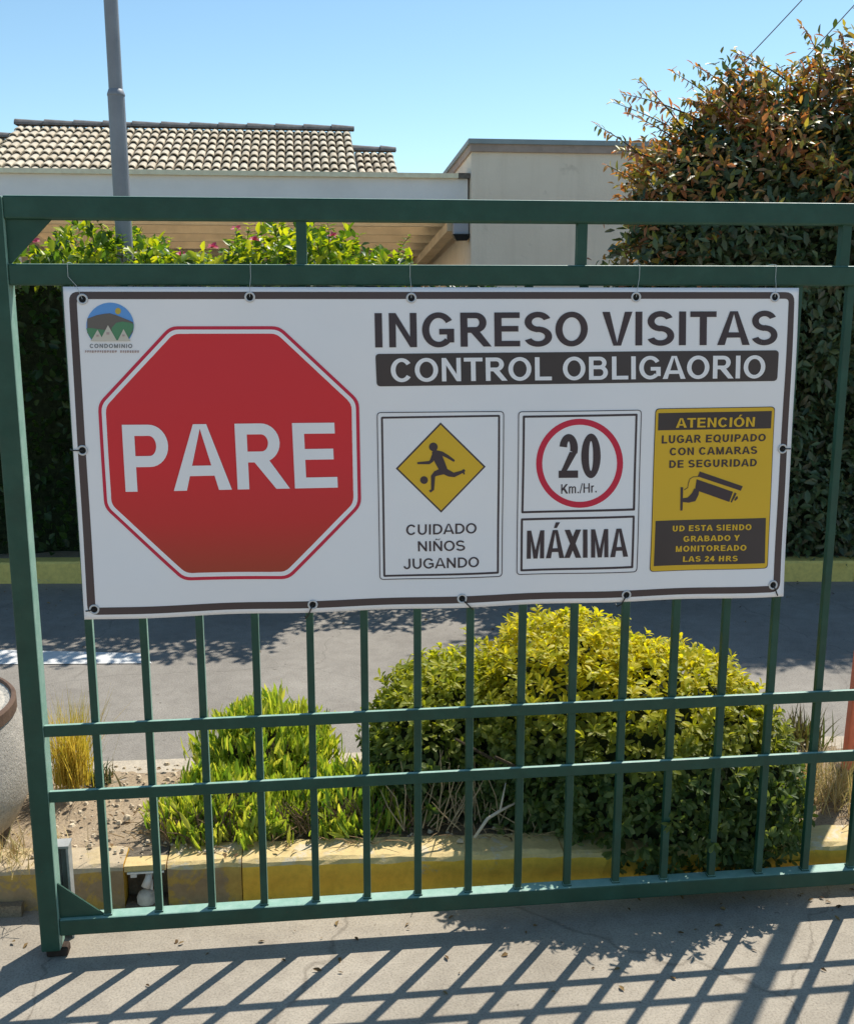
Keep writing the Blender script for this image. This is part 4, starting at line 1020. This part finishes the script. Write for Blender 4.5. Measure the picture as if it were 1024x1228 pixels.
young = np.clip((P[:, 2] - 2.02) / .40, 0, 1.2) * (.5 + .5 * np.sin(P[:, 0] * 8 + P[:, 2] * 11) * .8) + np.clip((3.35 - P[:, 0]) * 1.0, 0, .4) * (P[:, 2] > 1.4) > rg.random(len(P)) * .92
g_parts, r_parts = [], []
for j in range(4):
    D = nz(Nn * .55 + np.array([-.1, 0, -.05]) + rg.normal(size=P.shape) * .6); U = nz(Nn + np.array([0, 0, .7]) + rg.normal(size=P.shape) * .4)
    L = rg.uniform(.038, .084, len(P)); B = P + rg.normal(size=P.shape) * .05
    for msk, lst in ((young, r_parts), (~young, g_parts)):
        lst.append(leaves(B[msk], D[msk], U[msk], L[msk], L[msk] * rg.uniform(.36, .52, msk.sum()), 'oval', rg.uniform(0, .35, msk.sum()), .22))
# older leaves inside the crown
P2, N2 = ell_surface([(c, tuple(q * .86 for q in r)) for c, r in E_TR], 15000, rg, -0.85, .05)
vis = (N2[:, 1] < .55) & (P2[:, 2] > .12) & (P2[:, 0] < 5.4); P2, N2 = P2[vis], N2[vis]
for j in range(2):
    D = nz(N2 * .4 + rg.normal(size=P2.shape) * .7); L = rg.uniform(.05, .085, len(P2))
    g_parts.append(leaves(P2 + rg.normal(size=P2.shape) * .04, D, nz(N2 + np.array([0, 0, .6]) + rg.normal(size=P2.shape) * .4), L, L * .42, 'oval', .2, .22))
rt = random.Random(17)
def spray(p0, p1, n=16, sag=.05):
    p0, p1 = Vector(p0), Vector(p1); m = (p0 + p1) / 2 + Vector((0, 0, sag))
    pts = [p0 * (1 - t) ** 2 + m * 2 * t * (1 - t) + p1 * t * t for t in np.linspace(0, 1, 7)]
    st = MB(); st.tube(pts, [.006, .0055, .005, .004, .003, .0025, .0015], 5); st.build('shoot', M_WOOD, tr)
    tt = np.linspace(.15, 1, n); d = np.array((p1 - p0).normalized())
    B = np.array([list(p0 * (1 - t) ** 2 + m * 2 * t * (1 - t) + p1 * t * t) for t in tt])
    for sg in (-1, 1):
        D = nz(np.tile(d * .45, (n, 1)) + np.stack([rg.normal(0, .35, n), rg.normal(0, .3, n) + sg * .35, rg.normal(0, .3, n) + sg * .45 - .15], 1))
        L = rg.uniform(.055, .085, n) * np.linspace(1, .7, n)
        r_parts.append(leaves(B, D, nz(np.array([0, 0, 1.0]) + rg.normal(size=(n, 3)) * .3), L, L * .34, 'oval', .2, .22))
for (a, b) in (((850, 150), (745, 112)), ((860, 185), (735, 122)), ((840, 190), (752, 135)), ((800, 215), (716, 150)), ((830, 170), (765, 95)), ((890, 150), (805, 85)), ((900, 130), (832, 78)), ((920, 130), (880, 58)), ((960, 110), (880, 62)), ((1000, 110), (962, 30)), ((1020, 100), (1008, 40)), ((930, 120), (905, 92)), ((870, 140), (820, 120)), ((800, 200), (740, 180)), ((800, 250), (728, 198)), ((800, 280), (725, 262)), ((790, 300), (748, 300)), ((790, 270), (745, 240)), ((1010, 130), (960, 85)), ((900, 160), (850, 110)), ((980, 120), (985, 62)), ((1030, 130), (1030, 50))):
    yy = 3.88 + rt.uniform(-.12, .18)
    spray(at(*a, yy), at(*b, yy - .1 + rt.uniform(-.1, .1)))
leaf_obj('crown', g_parts, M_PHOT, tr); leaf_obj('young_leaves', r_parts, M_PHOTR, tr)
core(E_TR, .77, 'branch_mass', M_INNER, tr, .1)
mb = MB()
for (bx, by) in ((3.78, 4.05), (4.05, 4.12), (4.42, 4.1), (5.0, 4.1)):
    mb.tube([(bx, by, 0.05), (bx + .05, by, .6), (bx - .05, by + .03, 1.2), (bx + .1, by, 2.0)], [.05, .042, .035, .02], 10)
mb.build('trunk', M_WOOD, tr, smooth=True)
# red bract spike showing over the top rail in the tree
# ------------------------------------------------------------------ buildings
M_WALLW = plain('white fascia plaster', (0.90, 0.88, 0.87), .8, .3, 0, .05, 3, .2, 30)
M_CORN = plain('cream cornice', (0.93, 0.82, 0.60), .8, .3, 0, .15, 12, .3, 60)
M_BEAM = plain('tan timber', (0.70, 0.60, 0.46), .75, .3, 0, .15, 4, .3, 30)
M_TANW = plain('tan plaster', (0.78, 0.60, 0.40), .85, .3, 0, .1, 4, .2, 30)
def mat_stucco():
    m, nt, b = new_mat('beige stucco')
    c = ramp(nt, noise(nt, 1.3, 7, .6), [(.3, (0.84, 0.72, 0.58)), (.7, (0.94, 0.82, 0.67))])
    c = mix(nt, .8, c, ramp(nt, noise(nt, 5, 4, .55), [(.27, (.74, .73, .71)), (.38, (1, 1, 1))]), 'MULTIPLY')
    g = nt.nodes.new('ShaderNodeNewGeometry'); vm = nt.nodes.new('ShaderNodeVectorMath'); vm.operation = 'MULTIPLY'; vm.inputs[1].default_value = (7, 7, 0.5)
    nt.links.new(g.outputs['Position'], vm.inputs[0])
    c = mix(nt, .28, c, ramp(nt, noise(nt, 1.0, 6, .6, vec=vm.outputs[0]), [(.30, (.70, .68, .64)), (.50, (1, 1, 1))]), 'MULTIPLY')
    nt.links.new(c, b.inputs['Base Color']); b.inputs['Roughness'].default_value = .9
    bump(nt, b, noise(nt, 40, 6, .7), .35, .01); return m
M_STUCCO = mat_stucco()
M_COPING = plain('grey metal coping', (0.30, 0.35, 0.36), .55, .5, .2, .1, 6)
M_COPB = plain('faded coping board', (0.42, 0.33, 0.28), .8, .3, 0, .15, 8)
# beige building
Y0 = 8.0
bl = at(566, 166, Y0); bxl, bz = bl.x, bl.z
bb = empty('beige_building', (bxl + 2.2, Y0 + 2, 0), 'plain beige stucco building with a thin metal roof edge', 'building')
yb_ = 12.8; zback = bz - 0.29
mb = MB()
x1_ = bxl + 5
mb.mesh([(bxl, Y0, -.02), (x1_, Y0, -.02), (x1_, yb_, -.02), (bxl, yb_, -.02), (bxl, Y0, bz - .12), (x1_, Y0, bz - .12), (x1_, yb_, zback - .12), (bxl, yb_, zback - .12)],
        [(0, 1, 5, 4), (1, 2, 6, 5), (2, 3, 7, 6), (3, 0, 4, 7), (4, 5, 6, 7)])
mb.build('wall', M_STUCCO, bb)
def skewbox(xa, xb, ya, yb2, za_, zb2, th):   # slab that follows the roof slope: za_ at ya, zb2 at yb2 (bottoms)
    mb = MB(); mb.mesh([(xa, ya, za_), (xb, ya, za_), (xb, yb2, zb2), (xa, yb2, zb2), (xa, ya, za_ + th), (xb, ya, za_ + th), (xb, yb2, zb2 + th), (xa, yb2, zb2 + th)],
            [(3, 2, 1, 0), (4, 5, 6, 7), (0, 1, 5, 4), (1, 2, 6, 5), (2, 3, 7, 6), (3, 0, 4, 7)]); return mb
skewbox(bxl - .02, x1_ + .02, Y0 - .03, yb_ + .02, bz - .119, zback - .119, .07).build('fascia_board', M_COPB, bb)
skewbox(bxl - .04, x1_ + .04, Y0 - .05, yb_ + .04, bz - .048, zback - .048, .045).build('roof', M_COPING, bb)
# the white canopy to its left, roofed with tan translucent sheeting
M_POLY, nt, b = new_mat('tan translucent sheeting')
b.inputs['Base Color'].default_value = (0.82, 0.72, 0.58, 1); b.inputs['Roughness'].default_value = .6
t = nt.nodes.new('ShaderNodeBsdfTranslucent'); t.inputs[0].default_value = (0.82, 0.72, 0.58, 1)
ms = nt.nodes.new('ShaderNodeMixShader'); ms.inputs[0].default_value = .75
nt.links.new(b.outputs[0], ms.inputs[1]); nt.links.new(t.outputs[0], ms.inputs[2]); nt.links.new(ms.outputs[0], nt.nodes['Material Output'].inputs[0])
cy_ = Y0 + .12
zt_ = at(560, 214, cy_).z; zc_ = at(560, 255, cy_).z
cxl = -7.0; cxr = bxl - .02
cb = empty('carport', ((cxl + cxr) / 2, cy_ + 2.4, 0), 'long flat white carport canopy with tan timber beams underneath', 'carport')
mb = MB(); mb.box((cxl, cy_, zc_), (cxr, cy_ + .16, zt_)); mb.build('fascia', M_WALLW, cb)
mb = MB(); mb.box((cxl, cy_ - .05, zt_ + .0005), (cxr - .10, cy_ + .25, zt_ + .045)); mb.build('cornice', M_CORN, cb)
mb = MB(); mb.box((cxr - .0995, cy_ - .045, zt_ + .001), (cxr + .015, cy_ + .25, zt_ + .05)); mb.build('gutter_end', plain('stained gutter', (.16, .14, .12), .8, .3, 0, .3, 30), cb)
zs_b = 2.10; yend = 12.7
def ceil_z(y): return zc_ + .05 + (zs_b - zc_) * (y - cy_) / (yend - cy_)
skewbox(cxl, cxr, cy_ + .161, yend, ceil_z(cy_ + .16), ceil_z(yend), .012).build('roof_sheet', M_POLY, cb)
k = 0; y = cy_ + .55
while y < yend:
    z = ceil_z(y); mb = MB(); mb.box((cxl, y, z - .10), (cxr - .005, y + .09, z - .002)); mb.build('beam', M_BEAM, cb); y += .62
for xx in (bxl - .13, -1.95, -4.6):
    skewbox(xx - .07, xx + .05, cy_ + .162, yend - .05, ceil_z(cy_ + .16) - .20, ceil_z(yend) - .20, .095).build('rafter', M_BEAM, cb)
for xx in (-1.9, -4.6):
    mb = MB(); mb.box((xx - .10, cy_ + .02, 0), (xx + .10, cy_ + .14, zc_ - .002)); mb.build('column', M_WALLW, cb)
mb = MB(); mb.box((cxl, yend, 0), (cxr, yend + .15, zs_b + .2)); mb.build('back_wall', M_TANW, cb)
# security lamp on the wall under the canopy end
sl = at(553, 278, cy_ - .02)
sec = empty('wall_lamp', (sl.x, cy_, sl.z), 'small grey lamp box fixed under the right end of the white canopy', 'lamp')
mb = MB(); mb.box((sl.x - .075, cy_ - .02, sl.z - .02), (sl.x + .075, cy_ + .09, zc_ - .001)); mb.build('housing', plain('grey box', (.42, .42, .46), .6), sec, bevel=.008)
mb = MB(); mb.prism([Vector((sl.x - .085, cy_ - .05, sl.z - .021)), Vector((sl.x + .085, cy_ - .05, sl.z - .021)), Vector((sl.x + .06, cy_ - .04, sl.z - .08)), Vector((sl.x - .05, cy_ - .04, sl.z - .085))], (0, .12, 0)); mb.build('lens', plain('dark lens', (.02, .02, .022), .2), sec)

# tiled house behind
yr = 13.6; ye = 11.2; 
rl = at(22, 150, yr); rrx = at(420, 160, yr); zr = (rl.z + rrx.z) / 2; ze = zr - (yr - ye) * .40
hs = empty('tiled_house', ((rl.x + rrx.x) / 2, yr, 0), 'house with a pale barrel tile roof and grey ridge caps above the white canopy', 'house')
def mat_tile():
    m, nt, b = new_mat('clay tiles')
    g = nt.nodes.new('ShaderNodeNewGeometry')
    c = ramp(nt, g.outputs['Random Per Island'], [(0, (0.56, 0.47, 0.345)), (.5, (0.63, 0.54, 0.41)), (1, (0.69, 0.60, 0.465))])
    c = mix(nt, .8, c, ramp(nt, noise(nt, 9, 6, .65), [(.33, (.76, .73, .68)), (.6, (1.05, 1.05, 1.03))]), 'MULTIPLY')
    nt.links.new(c, b.inputs['Base Color']); b.inputs['Roughness'].default_value = .85; bump(nt, b, noise(nt, 50, 4), .4, .006); return m
M_TILE = mat_tile(); M_RIDGE = plain('grey ridge tile', (0.19, 0.175, 0.165), .85, .3, 0, .3, 10, .4, 40)
def tiled(xa, xb, zr_, name):
    pitch = .117; rows = .29; dl = Vector((0, -(yr - ye), -(yr - ye) * .40)); length = dl.length; d = dl.normalized(); nrm = Vector((0, -.40, 1)).normalized()
    mb = MB(); nr = int(length / rows) + 1; nc = int(round((xb - xa) / pitch)); pw = (xb - xa) / nc
    r2 = random.Random(int(abs(xa) * 100))
    for j in range(nr):
        for i in range(nc):
            o = Vector((xa + pw * (i + .5), yr, zr_)) + d * (j * rows) + Vector((r2.uniform(-.006, .006), 0, 0))
            n = 7; vs = []
            lift0, lift1 = -.004, .026 + r2.uniform(-.004, .004)
            for (s_, lf, rad) in ((0, lift0, pw * .38), (rows * 1.10, lift1, pw * .46)):
                for k in range(n + 1):
                    a = pi * k / n; vs.append(o + d * s_ + Vector((1, 0, 0)) * (-cos(a) * rad) + nrm * (sin(a) * rad * .8 + lf))
            m = n + 1
            # under-rim of the tile: a short thickness at its lower end
            for k in range(n + 1):
                a = pi * k / n; vs.append(o + d * (rows * 1.10) + Vector((1, 0, 0)) * (-cos(a) * pw * .37) + nrm * (sin(a) * pw * .37 * .8 + lift1 - .004))
            mb.mesh(vs, [(k, k + 1, m + k + 1, m + k) for k in range(n)] + [(m + k, m + k + 1, 2 * m + k + 1, 2 * m + k) for k in range(n)])
    t_ = mb.build(name, M_TILE, hs)
    # deck under the tiles (the channel tiles)
    mb = MB(); A = Vector((xa, yr, zr_)); B = Vector((xb, yr, zr_))
    mb.prism([A, B, B + dl, A + dl], -nrm * .05); mb.build('roof_deck', M_DECK, hs)
    mb = MB(); x = xa - .03
    while x < xb:
        xe = min(x + .40, xb + .02); rr0 = .108; vs = []; n = 8
        for (xx, rd) in ((x, rr0), (xe + .035, rr0 * .74)):
            for k in range(n + 1):
                a = pi * k / n; vs.append((xx, yr - .02 - cos(a) * rd, zr_ + sin(a) * rd * .8 + .02))
        mb.mesh(vs, [(k, k + 1, n + 2 + k, n + 1 + k) for k in range(n)] + [tuple(range(n + 1)), tuple(range(n + 1, 2 * n + 2))]); x += .40
    mb.build('ridge_cap', M_RIDGE, hs)
M_DECK = plain('channel tiles', (0.22, 0.17, 0.115), .9, .2, 0, .3, 10)
tiled(rl.x, rrx.x, zr, 'roof')
zlow = at(445, 183, yr).z; tiled(rrx.x + .06, at(470, 183, yr).x, zlow, 'roof'); tiled(rl.x - 3.2, rl.x - .06, at(8, 167, yr).z, 'roof')
mb = MB(); mb.box((rl.x - 3.1, ye + .25, 0), (at(468, 183, yr).x, ye + .45, ze - .05)); mb.box((rl.x - 3.1, yr + 1.8, 0), (rrx.x, yr + 2.0, ze)); mb.build('wall', M_STUCCO, hs)
mb = MB(); mb.mesh([(rl.x - 3.1, yr + .02, zlow - .25), (rrx.x, yr + .02, zlow - .25), (rrx.x, yr + 2.2, ze - .2), (rl.x - 3.1, yr + 2.2, ze - .2)], [(0, 1, 2, 3)])
mb.build('rear_roof', M_DECK, hs)
# overhead wires from the beige building up past the tree
M_WIRE = plain('wire', (.2, .21, .22), .6)
for k, ((ax, ay), (bx_, by_)) in enumerate((((790, 167), (955, 0)), ((862, 163), (1018, 6)))):
    A = at(ax, ay, 8.6); A.z = min(A.z, bz); B = at(bx_, by_, 7.4); Dd = B - A
    mb = MB(); mb.tube([A + Dd * t - Vector((0, 0, .05 * sin(pi * min(1, t / 2.2)))) for t in np.linspace(0, 2.2, 14)], .0055, 6)
    tag(mb.build('overhead_wire', M_WIRE), ('thin overhead wire that rises from the roof, the one nearer the house' if k == 0 else 'thin overhead wire that crosses the top shoots of the red leaved tree'), 'wire', 'overhead wires')
